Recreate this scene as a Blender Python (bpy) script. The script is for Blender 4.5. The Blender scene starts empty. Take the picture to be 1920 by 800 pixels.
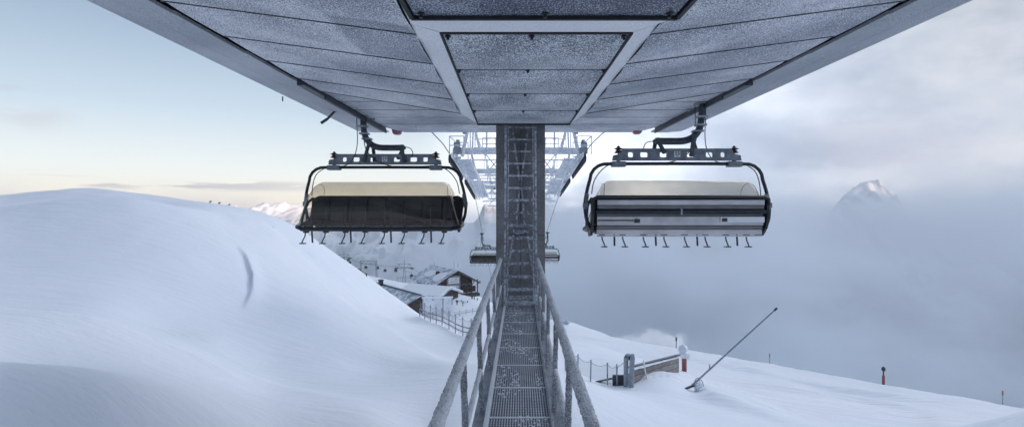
import bpy, bmesh, math, random
import numpy as np
from mathutils import Vector, Matrix, noise
random.seed(7); rng = np.random.default_rng(7)
R = math.radians
scene = bpy.context.scene
COL = scene.collection
F = 1000.0; VX = 976.0; VY = 390.0
def P(px, py, d):                       # a point seen at a photo pixel, d metres ahead of the camera
    return Vector(((px-VX)*d/F, d, (VY-py)*d/F))

# ------------------------------------------------------------------ materials
def newmat(name):
    m = bpy.data.materials.new(name); m.use_nodes = True
    nt = m.node_tree; b = nt.nodes['Principled BSDF']
    return m, nt, b
def N(nt, typ, **kw):
    n = nt.nodes.new(typ)
    for k, v in kw.items():
        if k.startswith('i_'):
            key = k[2:]
            key = int(key) if key.isdigit() else key.replace('_', ' ')
            n.inputs[key].default_value = v
        else: setattr(n, k, v)
    return n
def L(nt, a, b): nt.links.new(a, b)
def ramp(nt, src, stops, interp='LINEAR'):
    r = nt.nodes.new('ShaderNodeValToRGB'); r.color_ramp.interpolation = interp
    e = r.color_ramp.elements
    e[0].position, e[0].color = stops[0][0], stops[0][1]
    e[1].position, e[1].color = stops[-1][0], stops[-1][1]
    for p, c in stops[1:-1]:
        x = e.new(p); x.color = c
    if src is not None: L(nt, src, r.inputs[0])
    return r
def g(v, a=1.0): return (v, v, v, a)
def plain(name, col, rough=0.6, metal=0.0, nscale=12, var=0.15, bump=0.0):
    m, nt, b = newmat(name)
    tc = N(nt, 'ShaderNodeTexCoord')
    n = N(nt, 'ShaderNodeTexNoise', i_Scale=nscale, i_Detail=5.0)
    L(nt, tc.outputs['Object'], n.inputs['Vector'])
    c0 = tuple(max(0, c*(1-var)) for c in col)+(1,); c1 = tuple(min(1, c*(1+var)) for c in col)+(1,)
    r = ramp(nt, n.outputs['Fac'], [(0.3, c0), (0.7, c1)])
    L(nt, r.outputs[0], b.inputs['Base Color'])
    b.inputs['Roughness'].default_value = rough; b.inputs['Metallic'].default_value = metal
    if bump:
        bp = N(nt, 'ShaderNodeBump', i_Strength=0.5, i_Distance=bump)
        L(nt, n.outputs['Fac'], bp.inputs['Height']); L(nt, bp.outputs[0], b.inputs['Normal'])
    return m
def frosted(name, base, frost, lo, hi, scale=60, coarse=3.0, cw=0.25, bump=0.004, rough=0.75, metal=0.0, upfrost=0.0, refl_patch=None):
    """metal or paint grown over with hoar-frost grains; lo..hi threshold of grain coverage"""
    m, nt, b = newmat(name)
    tc = N(nt, 'ShaderNodeTexCoord')
    n1 = N(nt, 'ShaderNodeTexNoise', i_Scale=scale, i_Detail=3.0, i_Roughness=0.7)
    n2 = N(nt, 'ShaderNodeTexNoise', i_Scale=coarse, i_Detail=4.0, i_Roughness=0.6)
    L(nt, tc.outputs['Object'], n1.inputs['Vector']); L(nt, tc.outputs['Object'], n2.inputs['Vector'])
    mm = N(nt, 'ShaderNodeMath', operation='MULTIPLY_ADD'); mm.inputs[1].default_value = cw
    s2 = N(nt, 'ShaderNodeMath', operation='SUBTRACT'); s2.inputs[1].default_value = 0.5
    L(nt, n2.outputs['Fac'], s2.inputs[0]); L(nt, s2.outputs[0], mm.inputs[0]); L(nt, n1.outputs['Fac'], mm.inputs[2])
    src = mm.outputs[0]
    if refl_patch:                            # dark reflection painted in as a soft-edged rectangle of sparser frost
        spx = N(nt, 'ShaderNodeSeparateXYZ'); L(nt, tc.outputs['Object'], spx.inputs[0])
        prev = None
        for ax,(a0,a1) in (('X',refl_patch[0:2]),('Y',refl_patch[2:4])):
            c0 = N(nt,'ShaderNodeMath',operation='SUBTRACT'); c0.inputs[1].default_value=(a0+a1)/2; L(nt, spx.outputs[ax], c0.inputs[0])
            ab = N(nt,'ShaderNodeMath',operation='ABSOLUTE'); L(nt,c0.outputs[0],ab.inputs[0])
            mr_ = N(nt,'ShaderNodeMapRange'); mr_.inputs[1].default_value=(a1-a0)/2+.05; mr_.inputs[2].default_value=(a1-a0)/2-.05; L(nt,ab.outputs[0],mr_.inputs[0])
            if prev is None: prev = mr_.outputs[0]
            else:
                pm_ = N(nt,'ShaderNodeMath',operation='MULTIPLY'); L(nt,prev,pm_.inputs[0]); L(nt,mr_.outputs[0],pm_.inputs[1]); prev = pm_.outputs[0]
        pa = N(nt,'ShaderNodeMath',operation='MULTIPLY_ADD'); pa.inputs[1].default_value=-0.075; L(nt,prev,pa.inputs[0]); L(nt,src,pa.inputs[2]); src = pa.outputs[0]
    if upfrost:                          # rime builds up on the windward/upper faces of the thing
        ge = N(nt, 'ShaderNodeNewGeometry'); dt = N(nt, 'ShaderNodeVectorMath', operation='DOT_PRODUCT')
        dt.inputs[1].default_value = FDIR
        L(nt, ge.outputs['Normal'], dt.inputs[0])
        a2 = N(nt, 'ShaderNodeMath', operation='MULTIPLY_ADD'); a2.inputs[1].default_value = upfrost
        L(nt, dt.outputs['Value'], a2.inputs[0]); L(nt, src, a2.inputs[2]); src = a2.outputs[0]
    r = ramp(nt, src, [(lo, base+(1,)), (hi, frost+(1,))])
    L(nt, r.outputs[0], b.inputs['Base Color'])
    b.inputs['Roughness'].default_value = rough; b.inputs['Metallic'].default_value = metal
    bp = N(nt, 'ShaderNodeBump', i_Strength=0.8, i_Distance=bump)
    L(nt, n1.outputs['Fac'], bp.inputs['Height']); L(nt, bp.outputs[0], b.inputs['Normal'])
    return m

FDIR=(0.25,0.1,0.95)
M = {}
M['soffit'] = frosted('frosted soffit sheet', (0.20,0.225,0.28), (0.93,0.94,0.96), 0.455, 0.565, scale=64, coarse=0.45, cw=0.42, refl_patch=(-2.3,-1.3,.25,1.9))
M['soffit_out'] = frosted('frosted outer soffit sheet', (0.30,0.325,0.37), (0.66,0.68,0.71), 0.40, 0.62, scale=70, coarse=0.5, cw=0.3)
M['panel'] = frosted('frosted service panel', (0.06,0.085,0.13), (0.92,0.94,0.96), 0.46, 0.555, scale=58, coarse=0.7, cw=0.3, rough=0.5)
M['panel_dark'] = frosted('frosted dark glass panel', (0.02,0.035,0.07), (0.55,0.60,0.68), 0.50, 0.58, scale=58, coarse=0.9, cw=0.3, rough=0.35)
M['band'] = frosted('frosted white trim', (0.70,0.72,0.75), (0.94,0.945,0.95), 0.36, 0.56, scale=42, coarse=1.2, cw=0.2)
M['seal'] = plain('black rubber seal', (0.012,0.013,0.016), 0.6)
M['black'] = plain('black powder coat', (0.018,0.020,0.023), 0.4, nscale=6)
M['hanger'] = plain('dark grey hanger steel', (0.055,0.065,0.078), 0.45, 0.3, nscale=8, var=0.3)
M['beam'] = plain('grey painted beam', (0.16,0.185,0.215), 0.5, 0.2, nscale=7, var=0.3)
M['tube'] = plain('dark painted tube', (0.022,0.028,0.034), 0.4, 0.2, nscale=9, var=0.3)
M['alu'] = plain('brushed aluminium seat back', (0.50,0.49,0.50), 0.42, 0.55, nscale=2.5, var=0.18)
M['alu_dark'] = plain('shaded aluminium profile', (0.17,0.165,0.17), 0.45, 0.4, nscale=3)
M['cushion'] = plain('black seat upholstery', (0.007,0.008,0.011), 0.6, nscale=5)
M['rubber_red'] = plain('dark red rubber buffer', (0.07,0.028,0.022), 0.6)
M['white_plate'] = plain('white number plate', (0.75,0.76,0.78), 0.5, var=0.03)
M['ink'] = plain('black lettering', (0.01,0.01,0.012), 0.6)
def _sided(v): globals().__setitem__('FDIR',v)
_sided((0.75,0.1,0.6))
M['rail'] = frosted('hoar frosted handrail', (0.11,0.12,0.14), (0.86,0.88,0.91), 0.39, 0.56, scale=150, coarse=4, cw=0.2, bump=0.006, upfrost=0.11)
_sided((0.25,0.1,0.95))
M['post'] = frosted('hoar frosted railing post', (0.06,0.066,0.078), (0.78,0.81,0.85), 0.46, 0.66, scale=150, coarse=4, cw=0.2, bump=0.006)
M['stringer'] = frosted('frosted catwalk stringer', (0.10,0.115,0.14), (0.62,0.66,0.72), 0.42, 0.62, scale=90, coarse=3)
M['kick'] = frosted('snow covered kick plate', (0.72,0.75,0.80), (0.90,0.92,0.95), 0.3, 0.55, scale=40, coarse=2)
M['grate'] = frosted('frosted steel grating', (0.07,0.08,0.10), (0.70,0.74,0.80), 0.62, 0.80, scale=55, coarse=3.2, cw=0.45, bump=0.003, upfrost=0.36)
M['ladder'] = frosted('rimed ladder steel', (0.15,0.165,0.19), (0.70,0.74,0.79), 0.36, 0.72, scale=14, coarse=0.7, cw=0.6, upfrost=0.16)
M['tower'] = frosted('rime covered tower steel', (0.50,0.54,0.60), (0.90,0.92,0.95), 0.34, 0.58, scale=9, coarse=0.8, cw=0.3, upfrost=0.05)
M['sheave'] = plain('dark sheave rubber', (0.03,0.035,0.042), 0.6)
M['rope'] = plain('steel haul rope', (0.11,0.12,0.14), 0.5, 0.4)
M['lampred'] = plain('frosted red marker lens', (0.45,0.20,0.23), 0.5, var=0.1)
def concrete():
    m, nt, b = newmat('weathered concrete')
    tc = N(nt, 'ShaderNodeTexCoord')
    a = N(nt, 'ShaderNodeTexNoise', i_Scale=1.3, i_Detail=8.0, i_Roughness=0.65)
    c = N(nt, 'ShaderNodeTexNoise', i_Scale=28.0, i_Detail=4.0)
    L(nt, tc.outputs['Object'], a.inputs['Vector']); L(nt, tc.outputs['Object'], c.inputs['Vector'])
    mx = N(nt, 'ShaderNodeMix'); mx.inputs[0].default_value = 0.4
    L(nt, a.outputs['Fac'], mx.inputs[2]); L(nt, c.outputs['Fac'], mx.inputs[3])
    r = ramp(nt, mx.outputs[0], [(0.33, (0.11,0.112,0.118,1)), (0.5, (0.20,0.20,0.205,1)), (0.68, (0.31,0.315,0.325,1))])
    L(nt, r.outputs[0], b.inputs['Base Color']); b.inputs['Roughness'].default_value = 0.85
    bp = N(nt, 'ShaderNodeBump', i_Strength=0.5, i_Distance=0.01)
    L(nt, mx.outputs[0], bp.inputs['Height']); L(nt, bp.outputs[0], b.inputs['Normal'])
    return m
M['concrete'] = concrete()
def forest(nt, pos, col, hi, lo):
    'conifer forest covers the slopes below the tree line'
    sp = N(nt, 'ShaderNodeSeparateXYZ'); L(nt, pos, sp.inputs[0])
    n = N(nt, 'ShaderNodeTexNoise', i_Scale=0.006, i_Detail=8.0, i_Roughness=0.65); L(nt, pos, n.inputs['Vector'])
    a = N(nt, 'ShaderNodeMath', operation='MULTIPLY_ADD'); a.inputs[1].default_value = 500.0; L(nt, n.outputs['Fac'], a.inputs[0]); L(nt, sp.outputs['Z'], a.inputs[2])
    mr = N(nt, 'ShaderNodeMapRange'); mr.inputs[1].default_value = hi+250; mr.inputs[2].default_value = lo+250; L(nt, a.outputs[0], mr.inputs[0])
    mx = N(nt, 'ShaderNodeMix', data_type='RGBA'); L(nt, mr.outputs[0], mx.inputs[0]); L(nt, col, mx.inputs[6]); mx.inputs[7].default_value = (0.045,0.06,0.07,1)
    return mx.outputs[2]
def snowmat():
    m, nt, b = newmat('wind packed snow')
    ge = N(nt, 'ShaderNodeNewGeometry')
    mp = N(nt, 'ShaderNodeMapping'); mp.inputs['Scale'].default_value = (0.35, 1.6, 1.0); mp.inputs['Rotation'].default_value = (0,0,R(14))
    L(nt, ge.outputs['Position'], mp.inputs['Vector'])
    n1 = N(nt, 'ShaderNodeTexNoise', i_Scale=0.9, i_Detail=7.0, i_Roughness=0.62)
    n2 = N(nt, 'ShaderNodeTexNoise', i_Scale=5.0, i_Detail=4.0, i_Roughness=0.7)
    n3 = N(nt, 'ShaderNodeTexNoise', i_Scale=0.045, i_Detail=3.0)
    L(nt, mp.outputs[0], n1.inputs['Vector']); L(nt, ge.outputs['Position'], n2.inputs['Vector']); L(nt, ge.outputs['Position'], n3.inputs['Vector'])
    mx = N(nt, 'ShaderNodeMath', operation='MULTIPLY_ADD'); mx.inputs[1].default_value = 0.16
    L(nt, n2.outputs['Fac'], mx.inputs[0]); L(nt, n1.outputs['Fac'], mx.inputs[2])
    # piste side (x>3): stretched grooming tracks
    sp = N(nt, 'ShaderNodeSeparateXYZ'); L(nt, ge.outputs['Position'], sp.inputs[0])
    mr = N(nt, 'ShaderNodeMapRange'); mr.inputs[1].default_value = 8; mr.inputs[2].default_value = 26
    L(nt, sp.outputs['X'], mr.inputs[0])
    mp2 = N(nt, 'ShaderNodeMapping'); mp2.inputs['Rotation'].default_value = (0,0,R(28)); mp2.inputs['Scale'].default_value = (0.04, 1.2, 1.0)
    L(nt, ge.outputs['Position'], mp2.inputs['Vector'])
    n4 = N(nt, 'ShaderNodeTexNoise', i_Scale=1.0, i_Detail=4.0, i_Roughness=0.6); n4.inputs['Distortion'].default_value = 0.25
    L(nt, mp2.outputs[0], n4.inputs['Vector'])
    mul = N(nt, 'ShaderNodeMath', operation='MULTIPLY'); L(nt, n4.outputs['Fac'], mul.inputs[0]); L(nt, mr.outputs[0], mul.inputs[1])
    add = N(nt, 'ShaderNodeMath', operation='MULTIPLY_ADD'); add.inputs[1].default_value = 3.6
    L(nt, mul.outputs[0], add.inputs[0]); L(nt, mx.outputs[0], add.inputs[2])
    pn = N(nt, 'ShaderNodeTexNoise', i_Scale=0.11, i_Detail=3.0); L(nt, ge.outputs['Position'], pn.inputs['Vector'])
    pm = N(nt, 'ShaderNodeMapRange'); pm.inputs[1].default_value=.52; pm.inputs[2].default_value=.68; L(nt, pn.outputs['Fac'], pm.inputs[0])
    vo = N(nt, 'ShaderNodeTexNoise', i_Scale=2.4, i_Detail=6.0, i_Roughness=.75); vo.inputs['Distortion'].default_value=.6; L(nt, mp.outputs[0], vo.inputs['Vector'])
    pmm = N(nt, 'ShaderNodeMath', operation='MULTIPLY'); L(nt, vo.outputs['Fac'], pmm.inputs[0]); L(nt, pm.outputs[0], pmm.inputs[1])
    ad2 = N(nt, 'ShaderNodeMath', operation='MULTIPLY_ADD'); ad2.inputs[1].default_value=1.2; L(nt, pmm.outputs[0], ad2.inputs[0]); L(nt, add.outputs[0], ad2.inputs[2]); add = ad2
    r = ramp(nt, n3.outputs['Fac'], [(0.3, (0.80,0.83,0.88,1)), (0.7, (0.88,0.895,0.92,1))])
    L(nt, forest(nt, ge.outputs['Position'], r.outputs[0], -260, -420), b.inputs['Base Color'])
    b.inputs['Roughness'].default_value = 0.72; b.inputs['Specular IOR Level'].default_value = 0.2
    bp = N(nt, 'ShaderNodeBump', i_Strength=0.6, i_Distance=0.17)
    L(nt, add.outputs[0], bp.inputs['Height']); L(nt, bp.outputs[0], b.inputs['Normal'])
    return m
M['snow'] = snowmat()
M['snowcap'] = plain('loose snow cover', (0.84,0.86,0.90), 0.8, nscale=3, var=0.05, bump=0.05)
def mountmat(name, rock_lo=0.62, rock_hi=0.80, sc=0.004):
    m, nt, b = newmat(name)
    ge = N(nt, 'ShaderNodeNewGeometry'); sp = N(nt, 'ShaderNodeSeparateXYZ'); L(nt, ge.outputs['Normal'], sp.inputs[0])
    n = N(nt, 'ShaderNodeTexNoise', i_Scale=sc*6, i_Detail=12.0, i_Roughness=0.78); L(nt, ge.outputs['Position'], n.inputs['Vector'])
    ad = N(nt, 'ShaderNodeMath', operation='MULTIPLY_ADD'); ad.inputs[1].default_value = -0.7
    L(nt, n.outputs['Fac'], ad.inputs[0]); L(nt, sp.outputs['Z'], ad.inputs[2])
    a2 = N(nt, 'ShaderNodeMath', operation='ADD'); a2.inputs[1].default_value = 0.35; L(nt, ad.outputs[0], a2.inputs[0])
    r = ramp(nt, a2.outputs[0], [(rock_lo, (0.26,0.29,0.34,1)), (rock_hi, (0.86,0.88,0.91,1))])
    L(nt, forest(nt, ge.outputs['Position'], r.outputs[0], -230, -480), b.inputs['Base Color']); b.inputs['Roughness'].default_value = 0.9
    b.inputs['Specular IOR Level'].default_value = 0.1
    return m
M['mount'] = mountmat('snowy rock face')
M['mount_far'] = mountmat('distant snowy peaks', 0.50, 0.66, 0.002)
M['wood'] = plain('dark weathered timber', (0.075,0.06,0.055), 0.8, nscale=1.5, var=0.4)
M['wood_grey'] = plain('grey timber cladding', (0.27,0.25,0.245), 0.8, nscale=2.5, var=0.3)
M['roofmetal'] = frosted('snow dusted sheet roof', (0.22,0.27,0.33), (0.80,0.83,0.88), 0.36, 0.62, scale=0.9, coarse=0.25, cw=0.7)
M['glassdark'] = plain('dark window glass', (0.03,0.04,0.055), 0.15)
M['fence'] = plain('rimed fence timber', (0.30,0.33,0.38), 0.8, nscale=2, var=0.3)
M['red'] = plain('faded red padding', (0.30,0.10,0.095), 0.7, nscale=3, var=0.25)
M['steelgrey'] = plain('galvanised steel', (0.28,0.31,0.35), 0.5, 0.3, nscale=4, var=0.25)
M['rock'] = plain('dark bare rock', (0.06,0.06,0.062), 0.9, nscale=3, var=0.4)
M['cloth'] = plain('dark ski clothing', (0.03,0.035,0.05), 0.8)
M['cabin'] = plain('dark green cabin shell', (0.15,0.19,0.20), 0.4)
def planks():
    m, nt, b = newmat('stacked grey retaining planks')
    tc = N(nt, 'ShaderNodeTexCoord')
    mp = N(nt, 'ShaderNodeMapping'); L(nt, tc.outputs['UV'], mp.inputs[0])
    br = N(nt, 'ShaderNodeTexBrick', i_Scale=1.0); br.inputs['Color1'].default_value=(0.22,0.205,0.195,1); br.inputs['Color2'].default_value=(0.30,0.28,0.27,1)
    br.inputs['Mortar'].default_value=(0.07,0.065,0.065,1); br.inputs['Mortar Size'].default_value=0.025; br.inputs['Brick Width'].default_value=4.0; br.inputs['Row Height'].default_value=0.5
    L(nt, mp.outputs[0], br.inputs['Vector'])
    n = N(nt, 'ShaderNodeTexNoise', i_Scale=3.0, i_Detail=6.0); L(nt, tc.outputs['Object'], n.inputs['Vector'])
    mx = N(nt, 'ShaderNodeMix', data_type='RGBA', blend_type='MULTIPLY'); mx.inputs[0].default_value=0.7
    r = ramp(nt, n.outputs['Fac'], [(0.3, g(0.6)), (0.7, g(1.2))])
    L(nt, br.outputs['Color'], mx.inputs[6]); L(nt, r.outputs[0], mx.inputs[7]); L(nt, mx.outputs[2], b.inputs['Base Color'])
    b.inputs['Roughness'].default_value=0.85
    return m
M['planks'] = planks()
def visor():
    m, nt, b = newmat('amber tinted bubble')
    out = nt.nodes['Material Output']
    tr = N(nt, 'ShaderNodeBsdfTransparent'); tr.inputs[0].default_value = (0.765,0.74,0.69,1)
    gl = N(nt, 'ShaderNodeBsdfGlossy'); gl.inputs['Roughness'].default_value = 0.05; gl.inputs[0].default_value=(1.0,0.92,0.80,1)
    di = N(nt, 'ShaderNodeBsdfDiffuse'); di.inputs[0].default_value = (0.42,0.41,0.40,1)
    fr = N(nt, 'ShaderNodeFresnel', i_IOR=1.5)
    tc = N(nt, 'ShaderNodeTexCoord'); n = N(nt, 'ShaderNodeTexNoise', i_Scale=2.5, i_Detail=6.0); L(nt, tc.outputs['Object'], n.inputs['Vector'])
    rr = ramp(nt, n.outputs['Fac'], [(0.42, g(0.02)), (0.72, g(0.09))])
    m1 = N(nt, 'ShaderNodeMixShader'); L(nt, rr.outputs[0], m1.inputs[0]); L(nt, tr.outputs[0], m1.inputs[1]); L(nt, di.outputs[0], m1.inputs[2])
    m2 = N(nt, 'ShaderNodeMixShader'); ge = N(nt,'ShaderNodeNewGeometry'); iv = N(nt,'ShaderNodeMath',operation='SUBTRACT'); iv.inputs[0].default_value=1.0; L(nt, ge.outputs['Backfacing'], iv.inputs[1]); mu = N(nt,'ShaderNodeMath',operation='MULTIPLY'); L(nt, fr.outputs[0], mu.inputs[0]); L(nt, iv.outputs[0], mu.inputs[1]); L(nt, mu.outputs[0], m2.inputs[0]); L(nt, m1.outputs[0], m2.inputs[1]); L(nt, gl.outputs[0], m2.inputs[2])
    L(nt, m2.outputs[0], out.inputs['Surface'])
    return m
M['visor'] = visor()
def netmat():
    m, nt, b = newmat('fine safety net')
    out = nt.nodes['Material Output']
    tr = N(nt, 'ShaderNodeBsdfTransparent'); mx = N(nt, 'ShaderNodeMixShader'); mx.inputs[0].default_value = 0.22
    b.inputs['Base Color'].default_value = (0.5,0.53,0.57,1)
    L(nt, tr.outputs[0], mx.inputs[1]); L(nt, b.outputs[0], mx.inputs[2]); L(nt, mx.outputs[0], out.inputs['Surface'])
    return m
M['net'] = netmat()

# ------------------------------------------------------------------ mesh builder
def origin(o):
    v = Vector((0,0,0))
    while o is not None: v = v + o.location; o = o.parent
    return v
class MB:
    def __init__(s): s.v=[]; s.f=[]; s.uv=None
    def add(s, vs, fs):
        k=len(s.v); s.v += [Vector(p) for p in vs]; s.f += [tuple(i+k for i in f) for f in fs]
        return s
    def box(s, c, size, rz=0.0):
        c=Vector(c); x,y,z=(a/2 for a in size); m=Matrix.Rotation(rz,3,'Z')
        vs=[c+m@Vector((i*x,j*y,k*z)) for i in(-1,1) for j in(-1,1) for k in(-1,1)]
        return s.add(vs,[(0,1,3,2),(4,6,7,5),(0,4,5,1),(2,3,7,6),(0,2,6,4),(1,5,7,3)])
    def bb(s, a, b):
        a=Vector(a); b=Vector(b); return s.box((a+b)/2,(abs(b.x-a.x),abs(b.y-a.y),abs(b.z-a.z)))
    def beam(s, a, b, w, h, up=(0,0,1)):
        a=Vector(a); b=Vector(b); d=(b-a).normalized(); up=Vector(up)
        if abs(d.dot(up))>0.99: up=Vector((0,1,0))
        sd=d.cross(up).normalized(); u=sd.cross(d)
        vs=[p+sd*i*w/2+u*j*h/2 for p in(a,b) for i,j in((-1,-1),(1,-1),(1,1),(-1,1))]
        return s.add(vs,[(0,3,2,1),(4,5,6,7),(0,1,5,4),(1,2,6,5),(2,3,7,6),(3,0,4,7)])
    def tube(s, pts, r, n=10, rough=0.0, cap=True, flat=1.0):
        pts=[Vector(p) for p in pts]; k0=len(s.v); up=Vector((0,0,1)); rings=[]
        prev=None
        for i,p in enumerate(pts):
            a=pts[max(0,i-1)]; b=pts[min(len(pts)-1,i+1)]; d=(b-a).normalized()
            if prev is None:
                ref=up if abs(d.z)<0.9 else Vector((0,1,0)); sd=d.cross(ref).normalized()
            else: sd=(prev-d*prev.dot(d)).normalized()
            prev=sd; u=sd.cross(d)
            rr=r[i] if isinstance(r,(list,tuple)) else r
            for j in range(n):
                t=2*math.pi*j/n; q=rr*(1+random.uniform(-rough,rough))
                s.v.append(p+sd*math.cos(t)*q+u*math.sin(t)*q*flat)
        for i in range(len(pts)-1):
            for j in range(n):
                a=k0+i*n+j; b=k0+i*n+(j+1)%n; s.f.append((a,b,b+n,a+n))
        if cap:
            s.f.append(tuple(k0+j for j in reversed(range(n)))); s.f.append(tuple(k0+(len(pts)-1)*n+j for j in range(n)))
        return s
    def cyl(s, a, b, r, n=12): return s.tube([a,b],r,n)
    def prism(s, poly, ext):
        n=len(poly); ext=Vector(ext); a=[Vector(p) for p in poly]
        return s.add(a+[p+ext for p in a],[tuple(range(n)),tuple(n+i for i in reversed(range(n)))]+[(i,i+n,(i+1)%n+n,(i+1)%n) for i in range(n)])
    def quad(s,*p): return s.add(p,[tuple(range(len(p)))])
    def build(s, name, mat, parent=None, smooth=False, world=False, bevel=0.0, solid=0.0, sub=0):
        me=bpy.data.meshes.new(name)
        off=origin(parent) if (world and parent) else Vector((0,0,0))
        me.from_pydata([tuple(p-off) for p in s.v],[],s.f); me.materials.append(mat)
        o=bpy.data.objects.new(name,me); COL.objects.link(o)
        bm=bmesh.new(); bm.from_mesh(me); bmesh.ops.recalc_face_normals(bm,faces=bm.faces); bm.to_mesh(me); bm.free()
        if smooth:
            for p in me.polygons: p.use_smooth=True
            try: me.set_sharp_from_angle(angle=R(40))
            except Exception: pass
        if parent: o.parent=parent
        if solid:
            md=o.modifiers.new('thickness','SOLIDIFY'); md.thickness=solid; md.offset=0
        if bevel:
            md=o.modifiers.new('bevel','BEVEL'); md.width=bevel; md.segments=2; md.limit_method='ANGLE'
        return o
def tag(o, label, cat, group=None):
    o['label']=label; o['category']=cat
    if group: o['group']=group
    return o
def thing(name, loc, label, cat, group=None, rz=0.0):
    o=bpy.data.objects.new(name,None); COL.objects.link(o); o.location=loc; o.rotation_euler=(0,0,rz); o.empty_display_size=0.3
    return tag(o,label,cat,group)
def structure(o, kind='structure'): o['kind']=kind; return o
def copy_tree(o, parent=None):
    c=o.copy(); COL.objects.link(c); c.parent=parent
    for ch in list(o.children): copy_tree(ch,c)
    return c
def arc(c, r, a0, a1, n, ax='xz'):
    out=[]
    for i in range(n+1):
        a=R(a0+(a1-a0)*i/n); x=math.cos(a)*r; z=math.sin(a)*r
        out.append(Vector(c)+(Vector((x,0,z)) if ax=='xz' else Vector((0,x,z))))
    return out
def smoothpath(pts, n=8):
    pts=[Vector(p) for p in pts]; out=[]
    for i in range(len(pts)-1):
        p0=pts[max(0,i-1)];p1=pts[i];p2=pts[i+1];p3=pts[min(len(pts)-1,i+2)]
        for k in range(n):
            t=k/n
            out.append(0.5*((2*p1)+(p2-p0)*t+(2*p0-5*p1+4*p2-p3)*t*t+(3*p1-p0-3*p2+p3)*t**3))
    out.append(pts[-1]); return out

# ------------------------------------------------------------------ terrain (one sheet to the horizon)
CP = [ # photo x, y, metres ahead
 # foreground dune, left
 (-300,590,17),(0,592,18),(100,596,18),(200,614,18.5),(300,655,19),(400,700,19.5),(500,742,20),
 (-300,800,8),(0,800,9),(0,700,12),(250,700,13),(200,800,10),(500,800,15),(700,800,17),(850,800,19),
 (0,600,22),(100,603,22),(200,618,22),(0,560,27),(100,566,27),(200,575,27),(300,610,27),(400,640,27),(500,680,27),
 (0,470,37),(200,480,37),(350,480,40),(0,400,46),(200,400,46),(350,412,49),
 (-300,385,47),(0,384,50),(120,380,50),(250,382,50),(350,394,52),(430,420,53),(-300,380,55),(0,380,55),(130,378,55),(300,385,57),
 (-400,380,64),(0,371,62),(130,356,66),(200,357,66),(300,367,66),(400,381,66),(500,404,68),(560,434,70),(620,474,76),(680,512,85),(740,556,90),
 (0,400,95),(130,390,100),(300,410,95),(400,430,95),(500,460,98),(560,500,105),(620,540,115),(680,570,122),(740,590,125),
 (500,460,52),(450,560,36),(560,520,48),(600,600,36),(600,700,26),(700,620,45),(700,700,30),(800,700,30),(640,540,58),(760,600,68),(800,800,19),
 (787,591,70),(868,628,57),(830,609,62),(840,650,48),(900,620,58),(900,640,75),(850,625,90),
 # right foreground
 (976,800,20),(1100,800,21),(1150,800,22),(1300,800,27),(1450,800,33),(1110,716,44),(1060,700,44),(1180,724,41),(1230,716,41),(1270,706,44),(1300,735,43),(1230,760,33),
 (1345,748,41),(1400,770,38),(1400,738,52),(1330,715,60),(1275,704,51),(1283,698,68),(1550,800,42),(1600,770,52),(1700,800,46),(1900,805,45),(2100,820,45),
 (1100,650,70),(1200,672,78),(1400,704,74),(1600,742,72),(1800,772,66),
 (1065,606,118),(1150,635,115),(1270,656,110),(1380,675,107),(1480,692,104),(1650,724,98),(1800,748,92),(1920,768,88),(2200,800,85),
 (1065,660,160),(1270,720,155),(1480,760,150),(1650,800,145),(1920,850,135),(2200,880,130),
 # lodge shelf
 (888,566,170),(860,548,184),(930,585,150),(820,575,160),(770,590,135),(900,605,112),(976,600,150),(1000,620,170),
 (800,540,210),(758,531,262),(700,519,300),(645,500,330),(600,500,330),(850,560,260),(940,600,260),(758,560,420),(640,540,430),(850,600,400)]
cx=[];ce=[]
for px,py,d in CP:
    p=P(px,py,d); cx.append((p.x,p.y)); ce.append(p.z/math.hypot(p.x,p.y))
for (x,y,z) in [(-30,-20,-4),(0,-15,-6),(30,-20,-8),(-80,-60,10),(0,-60,2),(80,-60,-10),(-150,0,6),(160,10,-35),(-200,-200,60),(0,-200,50),(200,-200,20),(-300,100,0),(300,60,-110),(-15,3,-4.5),(15,3,-8),(-40,10,-3),(0,2,-7),(0,400,-130),(-300,400,-110),(300,350,-180)]:
    cx.append((x,y)); ce.append(z/math.hypot(x,y))
cx=np.array(cx,float); ce=np.array(ce,float)
def warp(X,Y):
    r=np.hypot(X,Y)+1e-9; k=np.log1p(r/20.0)/r
    return np.stack([X*k,Y*k],-1)
def tps(r2): return 0.5*r2*np.log(r2+1e-12)
W=warp(cx[:,0],cx[:,1]); n_=len(W)
K=tps(((W[:,None]-W[None])**2).sum(-1))+np.eye(n_)*2e-4
Pm=np.hstack([np.ones((n_,1)),W]); A=np.block([[K,Pm],[Pm.T,np.zeros((3,3))]])
sol=np.linalg.solve(A,np.concatenate([ce,np.zeros(3)]))
def terr_e(X,Y):
    w=warp(X,Y); out=np.empty(len(w))
    for i in range(0,len(w),20000):
        ww=w[i:i+20000]; k=tps(((ww[:,None]-W[None])**2).sum(-1))
        out[i:i+20000]=k@sol[:n_]+sol[n_]+ww@sol[n_+1:]
    return out
def sstep(a,b,x): t=np.clip((x-a)/(b-a),0,1); return t*t*(3-2*t)
def seg_dist(X,Y,pts):
    """distance to and signed side of a ground polyline"""
    best=np.full(X.shape,1e9); side=np.zeros(X.shape); tt=np.zeros(X.shape); n=len(pts)-1
    for i in range(n):
        ax,ay=pts[i]; bx,by=pts[i+1]; dx,dy=bx-ax,by-ay; l2=dx*dx+dy*dy
        t=np.clip(((X-ax)*dx+(Y-ay)*dy)/l2,0,1); qx=X-(ax+t*dx); qy=Y-(ay+t*dy); d=np.hypot(qx,qy)
        m=d<best; best=np.where(m,d,best); side=np.where(m,np.sign(dx*qy-dy*qx),side); tt=np.where(m,(i+t)/n,tt)
    return best,side,tt
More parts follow.
